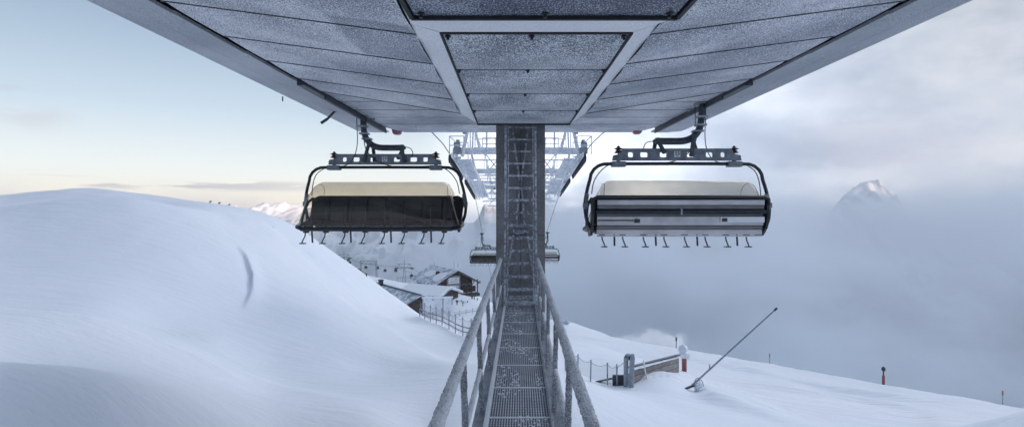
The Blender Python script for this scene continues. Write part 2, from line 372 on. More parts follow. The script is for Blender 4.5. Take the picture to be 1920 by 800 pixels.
def ground_px(px,py):                     # where the sight line through a pixel meets the smooth ground
    ds=np.exp(np.linspace(math.log(8),math.log(300),900)); X=(px-VX)*ds/F
    e=terr_e(X,ds)*np.hypot(X,ds); s=(VY-py)*ds/F
    hit=np.where(s<=e)[0]
    i=hit[0] if len(hit) else 400
    return float(X[i]),float(ds[i])
RIDGES=[([ (446,455),(462,480),(474,515),(472,550),(456,585)],-0.45,0.30),
        ([ (424,402),(455,410),(492,420),(520,440),(521,452)],0.35,1.5),
        ([ (545,456),(558,462),(563,468)],0.3,1.0),
        ([ (-200,394),(0,392),(120,384),(230,381),(330,391),(420,406)],1.0,3.0),
        ([ (640,560),(720,610),(800,665),(850,720)],0.25,2.6),
        ([ (300,640),(420,690),(560,740),(700,780)],0.30,2.4),
        ([ (1276,706),(1310,716),(1345,750),(1420,772),(1520,804)],-1.0,3.2),
        ([ (1330,712),(1450,728),(1600,752),(1750,776),(1900,800)],-0.8,3.4),
        ([ (1240,665),(1380,690),(1550,722),(1700,748),(1860,772)],-0.8,4.0)]
RID=[([ground_px(*q) for q in pl],h,w) for pl,h,w in RIDGES]
def height(X,Y):
    X=np.asarray(X,float).ravel(); Y=np.asarray(Y,float).ravel()
    r=np.hypot(X,Y)
    z=terr_e(X,Y)*r
    far=-150-np.clip(r-400,0,1600)*0.42
    back=sstep(0,-400,Y); far=far*(1-back)+back*(40+np.clip(r-200,0,2500)*0.02)
    k=sstep(300,520,r); z=z*(1-k)+far*k
    for pts,h,w in RID:
        d,s,t=seg_dist(X,Y,pts)
        env=np.clip(np.sin(np.clip(t,0,1)*math.pi),0,1)**1.0
        z=z+env*abs(h)*np.where(s*np.sign(h)>0,1.5*np.exp(-(d/(w*.45))**2)-.5*np.exp(-(d/(w*2.0))**2), np.exp(-(d/(w*2.2))**2))*0.62
    # sharper crest of the near dune
    d,s,t=seg_dist(X,Y,CREST)
    z=z+0.28*np.exp(-d/1.1)*(1-sstep(0.85,1,t))
    return z
CREST=[(P(px,py,d).x,d) for px,py,d in [(-300,590,17),(0,592,18),(100,596,18),(200,614,18.5),(300,655,19),(400,700,19.5),(500,742,20)]]
def hz(x,y): return float(height([x],[y])[0])
az=np.concatenate([np.linspace(-62,62,700),np.linspace(62,298,120)[1:]])
rad=np.exp(np.concatenate([np.linspace(math.log(3),math.log(160),470),np.linspace(math.log(160),math.log(600),80)[1:],np.linspace(math.log(600),math.log(30000),30)[1:]]))
AA,RR=np.meshgrid(np.radians(az),rad); TX=(np.sin(AA)*RR); TY=(np.cos(AA)*RR)
TZ=height(TX,TY).reshape(TX.shape)
def fbm(X,Y,sc,oct_,seed):
    out=np.empty(X.size); xs=X.ravel(); ys=Y.ravel()
    for i in range(X.size): out[i]=noise.fractal((xs[i]*sc+seed,ys[i]*sc,seed*0.37),1.0,2.0,oct_)
    return out.reshape(X.shape)
nr_=500
amp=np.clip(RR[:nr_]/60,0.25,3)
TZ[:nr_]+=fbm(TX[:nr_],TY[:nr_]*1.0,0.055,4,3.1)*0.34*amp
TZ[:nr_]+=fbm(TX[:nr_]*0.35+TY[:nr_]*0.1,TY[:nr_],0.45,3,9.7)*0.06*amp*(.5+.5*sstep(-8,4,TX[:nr_]))
TZ[:nr_]+=fbm(TX[:nr_]*0.5,TY[:nr_],0.30,4,5.7)*0.05*amp
TZ[:nr_]+=(0.5-np.abs(fbm(TX[:nr_]*0.3+TY[:nr_]*.05,TY[:nr_]-TX[:nr_]*.12,0.22,3,15.2)))*0.10*amp*sstep(2,14,TX[:nr_])
nA=len(az); nR=len(rad)
vv=np.stack([TX,TY,TZ],-1).reshape(-1,3)
ii=np.arange(nR-1)[:,None]*nA+np.arange(nA)[None]
jj=np.arange(nR-1)[:,None]*nA+((np.arange(nA)+1)%nA)[None]
faces=np.stack([ii,jj,jj+nA,ii+nA],-1).reshape(-1,4)
c_=len(vv); vv=np.vstack([vv,[[0,0,hz(0.5,2.0)]]])
fl=[tuple(f) for f in faces.tolist()]+[(c_,(k+1)%nA,k) for k in range(nA)]
me=bpy.data.meshes.new('snow_ground'); me.from_pydata(vv.tolist(),[],fl); me.materials.append(M['snow'])
me.polygons.foreach_set('use_smooth',[True]*len(me.polygons))
bm=bmesh.new(); bm.from_mesh(me); bmesh.ops.recalc_face_normals(bm,faces=bm.faces)
if sum(f.normal.z for f in list(bm.faces)[:500])<0: bmesh.ops.reverse_faces(bm,faces=bm.faces)
bm.to_mesh(me); bm.free()
gr=bpy.data.objects.new('snow_ground',me); COL.objects.link(gr); structure(gr)

# ------------------------------------------------------------------ mountains
def mountain(name, crest, d, depth, base, rough, sc, mat, nx=260, ny=90, seed=1.0, back=0.6):
    xs=np.array([c[0] for c in crest],float); zs=np.array([c[1] for c in crest],float)
    X0=(xs[0]-VX)*d/F; X1=(xs[-1]-VX)*d/F
    vs=[];fs=[]
    for j in range(ny+1):
        b=-1+ (1+back)*j/ny          # -1 front foot, 0 crest, +back
        for i in range(nx+1):
            X=X0+(X1-X0)*i/nx
            zc=(VY-np.interp(X*F/d+VX,xs,zs))*d/F
            fall=1-abs(b)**0.85 if b<0 else 1-(abs(b)/back)**1.1*0.8
            edge=min(1,min(i,nx-i)/(nx*0.12)); edge=edge*edge*(3-2*edge)
            Y=d+b*depth
            n1=noise.ridged_multi_fractal((X*sc+seed,Y*sc*0.6,seed),0.9,2.1,6,1.0,2.0)
            z=base+(zc-base)*fall*edge+(n1-1.3)*rough*(0.25+0.75*min(1,max(0,1-abs(b)*0.3)))*edge
            vs.append((X,Y,z))
    for j in range(ny):
        for i in range(nx):
            a=j*(nx+1)+i; fs.append((a,a+1,a+nx+2,a+nx+1))
    m=MB(); m.add(vs,fs); o=m.build(name,mat,smooth=False); structure(o)
    for p in o.data.polygons: p.use_smooth=True
    return o
mountain('far_peaks',[(150,398),(330,396),(400,392),(436,386),(455,391),(478,386),(496,377),(512,381),(530,380),(548,384),(570,383),(600,389),(650,392),(760,396),(900,398)],14000,3500,-700,110,0.0013,M['mount_far'],nx=420,ny=70,seed=4.2)
mountain('valley_mountain',[(300,520),(430,470),(500,424),(560,404),(600,388),(660,396),(760,412),(850,420),(895,402),(935,372),(990,366),(1040,396),(1120,440),(1250,520)],3800,2100,-900,95,0.0030,M['mount'],nx=360,ny=150,seed=1.7)
mountain('misty_mountain',[(1300,520),(1440,446),(1530,412),(1570,384),(1596,350),(1640,336),(1680,350),(1712,396),(1800,412),(1900,430),(2050,470)],3000,1700,-800,90,0.0034,M['mount_far'],nx=300,ny=140,seed=8.3)
# the high range behind the camera whose shadow lies over the near slopes
SUN_AZ=R(142); SUN_EL=R(5.2)     # azimuth clockwise from +Y: behind the camera, to the right
sd=Vector((math.sin(SUN_AZ)*math.cos(SUN_EL),math.cos(SUN_AZ)*math.cos(SUN_EL),math.sin(SUN_EL)))
def back_range():
    vs=[];fs=[]; nx=160; ny=24; u=Vector((sd.x,sd.y,0)).normalized(); s=Vector((-u.y,u.x,0))
    for j in range(ny+1):
        b=-1+2*j/ny
        for i in range(nx+1):
            a=-1+2*i/nx
            p=u*(3200+b*900)+s*(a*9000)
            h=462+45*noise.noise((a*9,1.3,0))+25*noise.noise((a*31,b*3,4))
            vs.append((p.x,p.y,-60+(h+60)*(1-abs(b))))
    for j in range(ny):
        for i in range(nx):
            a=j*(nx+1)+i; fs.append((a,a+1,a+nx+2,a+nx+1))
    m=MB(); m.add(vs,fs); o=m.build('rear_mountain_range',M['mount']); structure(o)
back_range()

# ------------------------------------------------------------------ lift station roof
roof=thing('station_roof',(0,6,2.2),'broad frosted grey station roof overhead seen from underneath','station roof')
H=2.58; D0=-5.0
def soffit_side(sg, slot, outer, innr, xe):
    # slot(d), outer(d) lateral positions; innr(d) = edge of the centre casing
    seams=[D0,-3.8,-2.5,-1.2,0.1,1.4,2.7,4.0,5.3,6.6,7.95,9.25,10.55,11.7]
    m=MB(); js=MB(); gap=0.012
    for a,b in zip(seams[:-1],seams[1:]):
        b2=b-gap
        xb=innr(b+0.4*(b==11.7)); eb=b2+0.4*(b==11.7)
        q=[(slot(a),a,H),(slot(b2),b2,H),(xb,eb,2.165),(innr(a),a,2.165)]
        # each sheet bows down slightly along its rear edge (overlapping cladding sheets)
        q=[Vector(p) for p in q]; q[0].z+=0.0; q[1].z-=0.018; q[2].z-=0.018
        ns=5
        for k_ in range(ns):
            t0,t1=k_/ns,(k_+1)/ns; sg0=-.05*math.sin(math.pi*t0**.7); sg1=-.05*math.sin(math.pi*t1**.7)
            A=q[0].lerp(q[1],t0)+Vector((0,0,sg0*.25));B=q[0].lerp(q[1],t1)+Vector((0,0,sg1*.25));C=q[3].lerp(q[2],t1)+Vector((0,0,sg1));D=q[3].lerp(q[2],t0)+Vector((0,0,sg0))
            m.add([A,B,C,D],[(0,1,2,3)])
        q2=[q[1],(slot(b)-sg*.0,b+.01,H+.0),(xb,eb+.02,2.165),q[2]]
        js.beam(q[1]+Vector((0,.004,-.004)),q[2]+Vector((0,.004,-.004)),.013,.016)
    js.build('sheet_joints',M['hanger'],roof,world=True)
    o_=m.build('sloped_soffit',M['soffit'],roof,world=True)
    m=MB(); m.prism([(slot(D0),D0,H+.06),(slot(11.7),11.7,H+.06),(innr(12.1),12.1,2.25),(innr(D0),D0,2.25)],(0,0,.05)); m.build('soffit_backing',M['hanger'],roof,world=True)
    m=MB()
    fj=MB(); fl=[11.75,12.85,13.95,15.1,16.35,18.2]
    for a,b in zip(fl[:-1],fl[1:]):
        b2=b-(gap if b<18 else 0)
        if b<18: q=[(slot(a),a,H),(slot(b2),b2,H-0.012),(xe*sg,b2,H-0.012),(xe*sg,a,H)]
        else: q=[(slot(a),a,H),(slot(17.1),17.1,H),(sg*3.95,18.2,H),(xe*sg,18.2,H),(xe*sg,a,H)]
        m.prism(q,(0,0,0.05))
        if b<18: fj.beam((slot(b),b,H-.012),(xe*sg,b,H-.012),.022,.012)
    fj.build('sheet_joints',M['hanger'],roof,world=True)
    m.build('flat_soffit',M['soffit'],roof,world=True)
    # riser that closes the sloped part
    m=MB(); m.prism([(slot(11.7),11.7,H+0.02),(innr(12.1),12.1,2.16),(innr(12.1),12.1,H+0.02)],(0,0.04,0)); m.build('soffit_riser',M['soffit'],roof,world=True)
    m=MB(); so=[D0,-3.6,-1.8,0,1.75,3.5,5.3,7.1,8.9,10.7,12.4,14.2,16.0,18.15]
    for a,b in zip(so[:-1],so[1:]):
        b2=b-(gap if b<18 else 0); w=sg*0.17
        mid=lambda d:(slot(d)+w+outer(d))/2
        m.prism([(outer(a),a,H+0.03),(outer(b2),b2,H+0.03),(mid(b2),b2,H-0.012),(mid(a),a,H-0.0)],(0,0,0.05))
        m.prism([(mid(a)-sg*0.004,a,H),(mid(b2)-sg*0.004,b2,H-0.012),(slot(b2)+w,b2,H-0.012),(slot(a)+w,a,H)],(0,0,0.05))
    m.build('outer_soffit',M['soffit_out'],roof,world=True)
    # dark cavity over the slot and the guide rail hanging in it
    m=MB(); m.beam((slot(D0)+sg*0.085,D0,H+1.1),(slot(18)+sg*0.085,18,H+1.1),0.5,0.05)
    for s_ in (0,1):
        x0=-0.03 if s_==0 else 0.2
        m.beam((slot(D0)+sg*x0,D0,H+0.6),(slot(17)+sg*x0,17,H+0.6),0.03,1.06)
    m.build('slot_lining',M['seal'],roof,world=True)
    m=MB(); m.beam((slot(10.9)+sg*0.1,10.9,H-0.01),(slot(17.2)+sg*0.1,17.2,H-0.05),0.17,0.13); m.beam((slot(12)+sg*0.02,12,H-0.09),(slot(17.2)+sg*0.02,17.2,H-0.12),0.04,0.10)
    m.build('guide_rail',M['hanger'],roof,world=True,bevel=0.01)
    return
slL=lambda d:-4.45+ (d-6)*0.012
slR=lambda d: 4.78-(d-6)*0.042
soffit_side(-1,slL,lambda d:-5.45-(d-6)*0.006,lambda d:-1.29-(d-6.6)*0.012,0.55)
soffit_side(1,slR,lambda d:5.70-(d-6)*0.019,lambda d:1.60-(d-6.6)*0.022,0.62)
# solid roof body above (curved back)
m=MB(); sec=[]
for x,z in [(-5.43,H+0.09),(-5.2,H+0.75),(-4.2,H+1.45),(-2.5,H+1.85),(0,H+2.0),(2.5,H+1.85),(4.4,H+1.45),(5.4,H+0.75),(5.62,H+0.09)]: sec.append((x,z))
front=[(x,18.1 if abs(x)<4 else 18.1,z) for x,z in sec]; backp=[(x,D0,z) for x,z in sec]
k=len(sec); m.add(front+backp,[(i,i+1,i+1+k,i+k) for i in range(k-1)])
m.build('roof_shell',M['soffit_out'],roof,world=True,solid=0.06)
m=MB()
for sgn in (-1,1):
    m.prism([(sgn*5.5 if sgn<0 else 5.5,18.12,H+0.06),(sgn*4.75,18.12,H+0.06),(sgn*4.75,18.12,H+1.2),(sgn*5.2,18.12,H+0.75)],(0,0.05,0))
m.prism([(-3.9,18.16,H+0.06),(3.95,18.16,H+0.06),(3.9,18.16,H+1.5),(2.5,18.16,H+1.8),(0,18.16,H+1.95),(-2.5,18.16,H+1.8),(-3.9,18.16,H+1.5)],(0,0.05,0))
m.build('front_fascia',M['band'],roof,world=True)
# centre casing: far section
xl=lambda d:-0.945-(d-6.25)*0.016; xr=lambda d:1.315-(d-6.25)*0.016
seam=[6.25,7.9,9.56,11.2,12.93]
for a,b in zip(seam[:-1],seam[1:]):
    m=MB(); m.prism([(xl(a)+.03,a+.012,2.055),(xl(b)+.03,b-.012,2.045),(xr(b)-.03,b-.012,2.045),(xr(a)-.03,a+.012,2.055)],(0,0,0.04)); m.build('service_panel',M['panel'],roof,world=True)
m=MB()
m.prism([(xl(6.25),6.25,2.085),(xl(12.93),12.93,2.085),(xr(12.93),12.93,2.085),(xr(6.25),6.25,2.085)],(0,0,0.03))
for sd_ in seam[1:-1]: m.beam((xl(sd_)+.03,sd_,2.047),(xr(sd_)-.03,sd_,2.047),.03,.012)
for f_,s_ in((xl,1),(xr,-1)): m.beam((f_(6.25)+s_*.012,6.25,2.045),(f_(12.93)+s_*.012,12.93,2.045),0.022,0.035)
m.beam((xl(12.93),12.95,2.04),(xr(12.93),12.95,2.04),0.04,0.06)
m.beam((xl(6.25),6.24,2.05),(xr(6.25),6.24,2.05),0.03,0.04)
# near section seals
m.beam((-1.03,5.03,1.79),(1.48,5.03,1.79),0.035,0.04)
nl=lambda d:-1.02+(5.03-d)*-0.0; nrr=lambda d:1.475+(5.03-d)*0.03
m.beam((nl(5)-.005,5.03,1.80),(nl(D0)-.005,D0,1.80),0.04,0.05); m.beam((nrr(5)+.005,5.03,1.80),(nrr(D0)+.005,D0,1.80),0.04,0.05)
m.build('panel_seal',M['seal'],roof,world=True)
sm=[5.0,3.4,1.7,0,-1.7,-3.4,-5]
for a,b in zip(sm[:-1],sm[1:]):
    m=MB(); m.prism([(nl(a)+.03,a-.01,1.8),(nl(b)+.03,b+.01,1.8),(nrr(b)-.03,b+.01,1.8),(nrr(a)-.03,a-.01,1.8)],(0,0,0.04)); m.build('glass_panel',M['panel_dark'],roof,world=True)
def bolt(p):
    m=MB(); m.cyl(Vector(p)+Vector((0,0,0.03)),Vector(p)-Vector((0,0,0.012)),0.036,10); m.cyl(Vector(p)-Vector((0,0,0.012)),Vector(p)-Vector((0,0,0.042)),0.018,6)
    m.build('bolt',M['black'],roof,world=True)
for d in seam[1:-1]:
    for x in (xl(d)+.06,(xl(d)+xr(d))/2-.05,xr(d)-.06): bolt((x,d,2.04))
for x in (xl(6.3)+.08,(xl(6.3)+xr(6.3))/2-.05,xr(6.3)-.08): bolt((x,6.36,2.045))
for x in (nl(5)+.1,(nl(5)+nrr(5))/2,nrr(5)-.1): bolt((x,4.93,1.795))
# white trim bands
m=MB()
oL=lambda d:-1.29-(d-6.6)*0.012; oR=lambda d:1.60-(d-6.6)*0.022
t=0.03
def band(a,b,c,d_): m.prism([a,b,c,d_],(0,0,t))
band((xl(6.25)-.005,6.25,2.055),(xl(12.93)-.005,12.93,2.055),(oL(12.1)-.004,12.1,2.15),(oL(6.25)-.004,6.25,2.15))
band((xr(6.25)+.005,6.25,2.055),(oR(6.25)+.004,6.25,2.15),(oR(12.1)+.004,12.1,2.15),(xr(12.93)+.005,12.93,2.055))
m.build('side_trim',M['band'],roof,world=True)
m=MB(); band((-1.02,5.05,1.805),(1.475,5.05,1.805),(xr(6.25),6.22,2.05),(xl(6.25),6.22,2.05)); m.build('cross_trim',M['band'],roof,world=True)
m=MB()
band((-1.025,5.05,1.81),(xl(6.25)-.005,6.22,2.06),(oL(6.25),6.24,2.15),(oL(5)+.02,5.05,2.15)); band((-1.045,5.03,1.81),(oL(5)+.015,5.03,2.15),(oL(D0)-.03,D0,2.15),(-1.045,D0,1.81))
band((1.48,5.05,1.81),(oR(5)-.03,5.05,2.15),(oR(6.25),6.24,2.15),(xr(6.25)+.005,6.22,2.06)); band((1.50,5.03,1.81),(nrr(D0)+.03,D0,1.81),(oR(D0)-.02,D0,2.15),(oR(5)-.02,5.03,2.15))
m.build('shoulder_trim',M['band'],roof,world=True)
m=MB(); m.prism([(xl(12.93),12.94,2.07),(xr(12.93),12.94,2.07),(xr(12.93)+.2,12.94,H),(xl(12.93)-.2,12.94,H)],(0,.03,0)); m.build('casing_end',M['hanger'],roof,world=True)
# small fittings at the rim
for px,py,dx in ((743,247,-1),(1196,246,1)):
    p=P(px,py,17.8); m=MB(); m.prism([(p.x-.17,p.y,p.z+.12),(p.x-.13,p.y,p.z-.05),(p.x-.08,p.y,p.z-.085),(p.x+.08,p.y,p.z-.085),(p.x+.13,p.y,p.z-.05),(p.x+.17,p.y,p.z+.12)],(0,0.22,0)); m.build('marker_lamp',M['lampred'],roof,world=True,bevel=0.02)
m=MB(); a=P(614,223,14.2); m.beam(P(602,231,14.2),a,0.06,0.06); m.beam(a,(a.x+.3,a.y,H+.1),0.05,0.05); m.build('rim_bracket',M['black'],roof,world=True)
m=MB(); m.cyl(P(530,181,12.9),P(530,190,12.9),0.015,8); m.build('rim_pin',M['hanger'],roof,world=True)
# dark reflection rectangle is painted into the sheet material; ends here

# ------------------------------------------------------------------ concrete column, ladder
col=thing('concrete_column',(0,14.4,hz(0,14.4)),'square weathered concrete column holding up the station roof','column')
zb=hz(0,14.4)-1
m=MB()
for a,b in ((zb,-4.2),(-4.195,-0.70),(-0.695,1.2),(1.205,H)):
    m.bb((-.635,13.8,a),(-.006,15.1,b)); m.bb((0.0,13.8,a),(.635,15.1,b))
m.build('shaft',M['concrete'],col,world=True,bevel=0.008)
m=MB(); m.bb((-.62,13.85,zb),(.62,15.05,H-.01)); m.build('joint_filler',M['hanger'],col,world=True)
for s_ in(-1,1):
    m=MB(); m.bb((s_*.42,13.6,2.2),(s_*.70,13.79,2.5)); m.build('bracket',M['hanger'],col,world=True,bevel=.01)
m=MB()
top=P(976,352,13.77); 
for a,b in (((961,243),(985.5,410)),((990,243),(966.5,410))):
    m.beam(P(*a,13.74),P(976+(b[0]-976)*0,352,13.74),.045,.04,(0,1,0))
m.build('upper_brace',M['ladder'],col,world=True)
m=MB()
for s_ in(-1,1):
    m.beam(P(976+s_*2,352,13.74),P(976+s_*8,424,13.72),.05,.04,(0,1,0)); m.beam(P(976+s_*13,440,13.72),P(976+s_*27,530,13.70),.05,.04,(0,1,0))
m.beam(P(962,434,13.72),P(991,434,13.72),.05,.10,(0,0,1))
m.build('lower_brace',M['ladder'],col,world=True)
m=MB(); m.cyl(P(971,436,13.66),P(971,436,13.5),.06,16); m.build('round_lamp',M['steelgrey'],col,world=True,bevel=.01)
lad=thing('ladder',(0,13.3,-2.3),'steel rung ladder coated in rime climbing the concrete column','ladder')
def lp(px,z):      # ladder leans: foot nearer the camera
    t=(z-2.15)/(-2.3-2.15); d=13.45-0.75*t
    return Vector(((px-VX)*d/F,d,z))
for px in (948.5,1003.5):
    m=MB(); m.beam(lp(px,2.3),lp(px-(2 if px<VX else -2),-2.3),.055,.10,(0,1,0)); m.build('rail',M['ladder'],lad,world=True,bevel=.006)
    q=953.5 if px<VX else 999
    m=MB(); m.beam(lp(q,2.3),lp(q-(2 if px<VX else -2),-2.3),.02,.13,(0,1,0)); m.build('rail_flange',M['ladder'],lad,world=True)
for i in range(15):
    z=2.02-i*0.305
    if z<-2.3: break
    m=MB(); a=lp(952,z); b=lp(1001,z+random.uniform(-.006,.006))
    m.beam(a,b,.10,.035); 
    # rime clumps along the rung
    for k_ in range(14):
        t_=random.random(); c=a.lerp(b,t_); s_=random.uniform(.015,.03)*(0.4+min(1,i/6)); m.box(c+Vector((0,random.uniform(-.05,.05),-.0)),(s_*2.4,.06,.035+s_))
    m.build('rung',M['ladder'],lad,world=True)

# ------------------------------------------------------------------ catwalk
cat=thing('catwalk',(0,8,-2.35),'narrow frosted steel catwalk with grating floor leading to the concrete column','catwalk')
zd=-2.35
def frost_tube(pts,r,n=14,rough=0.10,step=0.03):
    out=[]
    for a,b in zip(pts[:-1],pts[1:]):
        a=Vector(a);b=Vector(b); k=max(1,int((b-a).length/step))
        out+=[a.lerp(b,i/k) for i in range(k)]
    out.append(Vector(pts[-1])); m=MB(); m.tube(out,r,n,rough); return m
for xh,xm,xp in ((-.485,-.462,-.445),(.412,.40,.385)):
    m=frost_tube([(xh,1.2,-1.25),(xh,13.1,-1.25)],.042,14,.13,.022)
    # feathers of rime on the windward side
    for i in range(1500):
        y=1.5+11.5*random.random()**1.3; a_=random.uniform(0,2*math.pi); rr=.042; l_=random.uniform(.004,.011)
        c=Vector((xh+math.cos(a_)*rr,y,-1.25+math.sin(a_)*rr)); nn=Vector((math.cos(a_),0,math.sin(a_)))
        w_=random.uniform(.003,.006); m.add([c+Vector((0,w_,0)),c-Vector((0,w_,0)),c+nn*l_,c+nn.cross(Vector((0,1,0)))*w_],[(0,1,2),(1,3,2),(3,0,2),(0,3,1)])
    m.build('handrail',M['rail'],cat,world=True)
    m=frost_tube([(xm,1.2,-1.85),(xm,13.1,-1.85)],.026,10,.14,.025); m.build('mid_rail',M['rail'],cat,world=True)
    for k_ in range(8):
        d=1.15+1.655*k_
        m=frost_tube([(xh+(xp-xh)*0.1,d,-1.25),(xp,d,zd+.02)],.028,10,.12,.025); m.build('post',M['post'],cat,world=True)
    sg=-1 if xh<0 else 1
    m=MB(); xa,xb=(-.525,-.405) if sg<0 else (.365,.475)
    m.bb((xa,0.5,zd-.02),(xb,13.78,zd+.0)); m.bb((xa if sg>0 else xb-.012,0.5,zd-.2),(xa+.012 if sg>0 else xb,13.78,zd-.021)); m.bb((xa,0.5,zd-.22),(xb,13.78,zd-.2005))
    m.build('stringer',M['stringer'],cat,world=True)
    m=MB(); xk=(-.402,-.352) if sg<0 else (.330,.362)
    m.bb((xk[0],0.5,zd-.05),(xk[1],13.75,zd+.035 if sg<0 else zd+.05)); m.build('kick_plate',M['kick'] if sg<0 else M['stringer'],cat,world=True,bevel=.012)
m=MB(); xa,xb=-.35,.33; nb=23
for i in range(nb+1):
    x=xa+(xb-xa)*i/nb; m.bb((x-.0055,0.6,zd-.034),(x+.0055,13.75,zd-.001))
m.build('bearing_bars',M['grate'],cat,world=True)
m=MB(); y=0.62
while y<13.75:
    m.bb((xa,y-.006,zd-.032),(xb,y+.006,zd+.001)); y+=.05
m.build('cross_bars',M['grate'],cat,world=True)
for k_ in range(13):
    m=MB(); y=1.0+k_*1.0; m.bb((xa,y-.014,zd-.035),(xb,y+.014,zd+.003)); m.build('panel_joint',M['kick'],cat,world=True)
# trodden snow clots lying in the grating
m=MB()
for i in range(1500):
    y=2+11.5*random.random(); x=random.uniform(xa+.02,xb-.02)
    if noise.noise((x*3,y*1.3,2.2))<0.02: continue
    s_=random.uniform(.006,.017); m.box((x,y,zd-.006),(s_*1.3,s_*2.2,.018),random.random()*3)
structure(m.build('trodden_snow',M['kick'],cat,world=True),'stuff')
# beams across under the floor, end plate on the column
for k_ in range(8): MB().bb((-.40,1.15+1.655*k_-.03,zd-.14),(.36,1.15+1.655*k_+.03,zd-.04)).build('floor_beam',M['stringer'],cat,world=True)
m=MB(); m.bb((-.43,13.70,zd-.02),(.40,13.79,zd+.10)); m.build('end_plate',M['ladder'],cat,world=True)

# ------------------------------------------------------------------ chairs
def text_mesh(s, size, mat, parent, loc, rot, name='number'):
    cu=bpy.data.curves.new(name,'FONT'); cu.body=s; cu.size=size; cu.extrude=0.004; cu.align_x='CENTER'; cu.align_y='CENTER'; cu.offset=size*0.02
    o=bpy.data.objects.new(name,cu); COL.objects.link(o)
    dg=bpy.context.evaluated_depsgraph_get(); dg.update(); me=bpy.data.meshes.new_from_object(o.evaluated_get(dg)); bpy.data.objects.remove(o)
    n=bpy.data.objects.new(name,me); COL.objects.link(n); me.materials.clear(); me.materials.append(mat); n.parent=parent; n.location=loc; n.rotation_euler=rot
    return n
def make_chair(label, group, loc, rz, num, plate_back=False):
    r=thing('chairlift_chair',loc,label,'chairlift chair',group,rz)
    # ---- hanger arm (local: -y is the open, bubble side)
    pts=smoothpath([(-.62,.03,3.32),(-.62,.03,2.5),(-.61,.03,2.25),(-.56,.03,2.0),(-.42,.03,1.80),(-.2,.03,1.70),(.1,.03,1.685),(.52,.03,1.69)],7)
    m=MB(); m.tube(pts,[.085]*len(pts),8,0,True,1.0); h=m.build('hanger_arm',M['hanger'],r,smooth=True)
    for z_,x_ in ((2.62,-.62),(2.28,-.615),(2.08,-.585),(1.93,-.51)): MB().box((x_,.03,z_),(.25,.24,.05)).build('clamp_band',M['steelgrey'],h,bevel=.008)
    m=MB()
    m.box((-.70,-.02,2.72),(.18,.2,.14)); m.box((-.50,0,2.64),(.1,.14,.2)); m.tube([(-.45,-.02,2.50),(-.30,-.05,2.47)],.018,8); m.tube([(-.31,-.05,2.50),(-.31,-.05,2.43)],.04,8)
    m.build('sensor_bracket',M['steelgrey'],h,bevel=.008)
    m=MB(); m.bb((-.70,-.22,3.17),(-.54,.28,3.40)); m.bb((-.78,-.38,3.25),(-.46,-.22,3.37)); m.bb((-.78,.28,3.25),(-.46,.42,3.37)); m.cyl((-.86,-.3,3.3),(-.38,-.3,3.3),.07); m.cyl((-.86,.35,3.3),(-.38,.35,3.3),.07)
    m.build('rope_grip',M['black'],r,bevel=.01)
    for a,b in (((-.42,-.09,1.80),(-.56,-.09,1.32)),((-.38,.14,1.78),(-.33,.14,1.35)),((.49,-.09,1.70),(.55,-.09,1.32)),((.49,.14,1.70),(.34,.14,1.42))):
        m=MB(); m.beam(a,b,.09,.05,(0,1,0)); m.cyl(Vector(b)+Vector((0,-.04,0)),Vector(b)+Vector((0,.04,0)),.055,14); m.cyl(Vector(a)+Vector((0,-.04,0)),Vector(a)+Vector((0,.04,0)),.06,14); m.build('link_bar',M['hanger'],r,bevel=.006)
    # ---- cross beam with slots
    bm=bmesh.new(); zt,zbm=1.505,1.215
    outl=[(-1.57,zbm),(1.57,zbm),(1.55,1.34),(1.40,1.37),(1.33,zt),(-1.33,zt),(-1.40,1.37),(-1.55,1.34)]
    holes=[(-1.13,.14),(-.80,.20),(-.33,.19),(.33,.19),(.80,.20),(1.13,.14)]
    me=bpy.data.meshes.new('cross_beam'); vs=[];ed=[]
    def loop(pl):
        k=len(vs); vs.extend([bm.verts.new((x,-.05,z)) for x,z in pl]); return [bm.edges.new((vs[k+i],vs[k+(i+1)%len(pl)])) for i in range(len(pl))]
    E=loop(outl)
    for hx,w in holes:
        pl=[]
        for cxs,czs,a0 in ((1,1,0),(-1,1,90),(-1,-1,180),(1,-1,270)):
            for kk in range(4):
                a=R(a0+kk*30); pl.append((hx+cxs*(w/2-.035)+.035*math.cos(a),1.355+czs*(.065-.035)+.035*math.sin(a)))
        E+=loop(pl)
    bmesh.ops.triangle_fill(bm,use_beauty=True,use_dissolve=False,edges=E)
    ex=bmesh.ops.extrude_face_region(bm,geom=bm.faces[:]); bmesh.ops.translate(bm,vec=(0,.13,0),verts=[v for v in ex['geom'] if isinstance(v,bmesh.types.BMVert)])
    bmesh.ops.recalc_face_normals(bm,faces=bm.faces); bm.to_mesh(me); bm.free(); me.materials.append(M['beam'])
    cb=bpy.data.objects.new('cross_beam',me); COL.objects.link(cb); cb.parent=r
    for yy,ry in ((-.056,0.0),(.086,math.pi)):
        pl=MB().box((0,yy,1.365),(.145,.006,.145)).build('number_plate',M['white_plate'],cb)
        text_mesh(num,.125,M['ink'],pl,(0,yy+(-.005 if yy<0 else .005),1.378),(R(90),0,ry))
        MB().box((0,yy+(-.004 if yy<0 else .004),1.312),(.08,.003,.012)).build('underline_bar',M['ink'],pl)
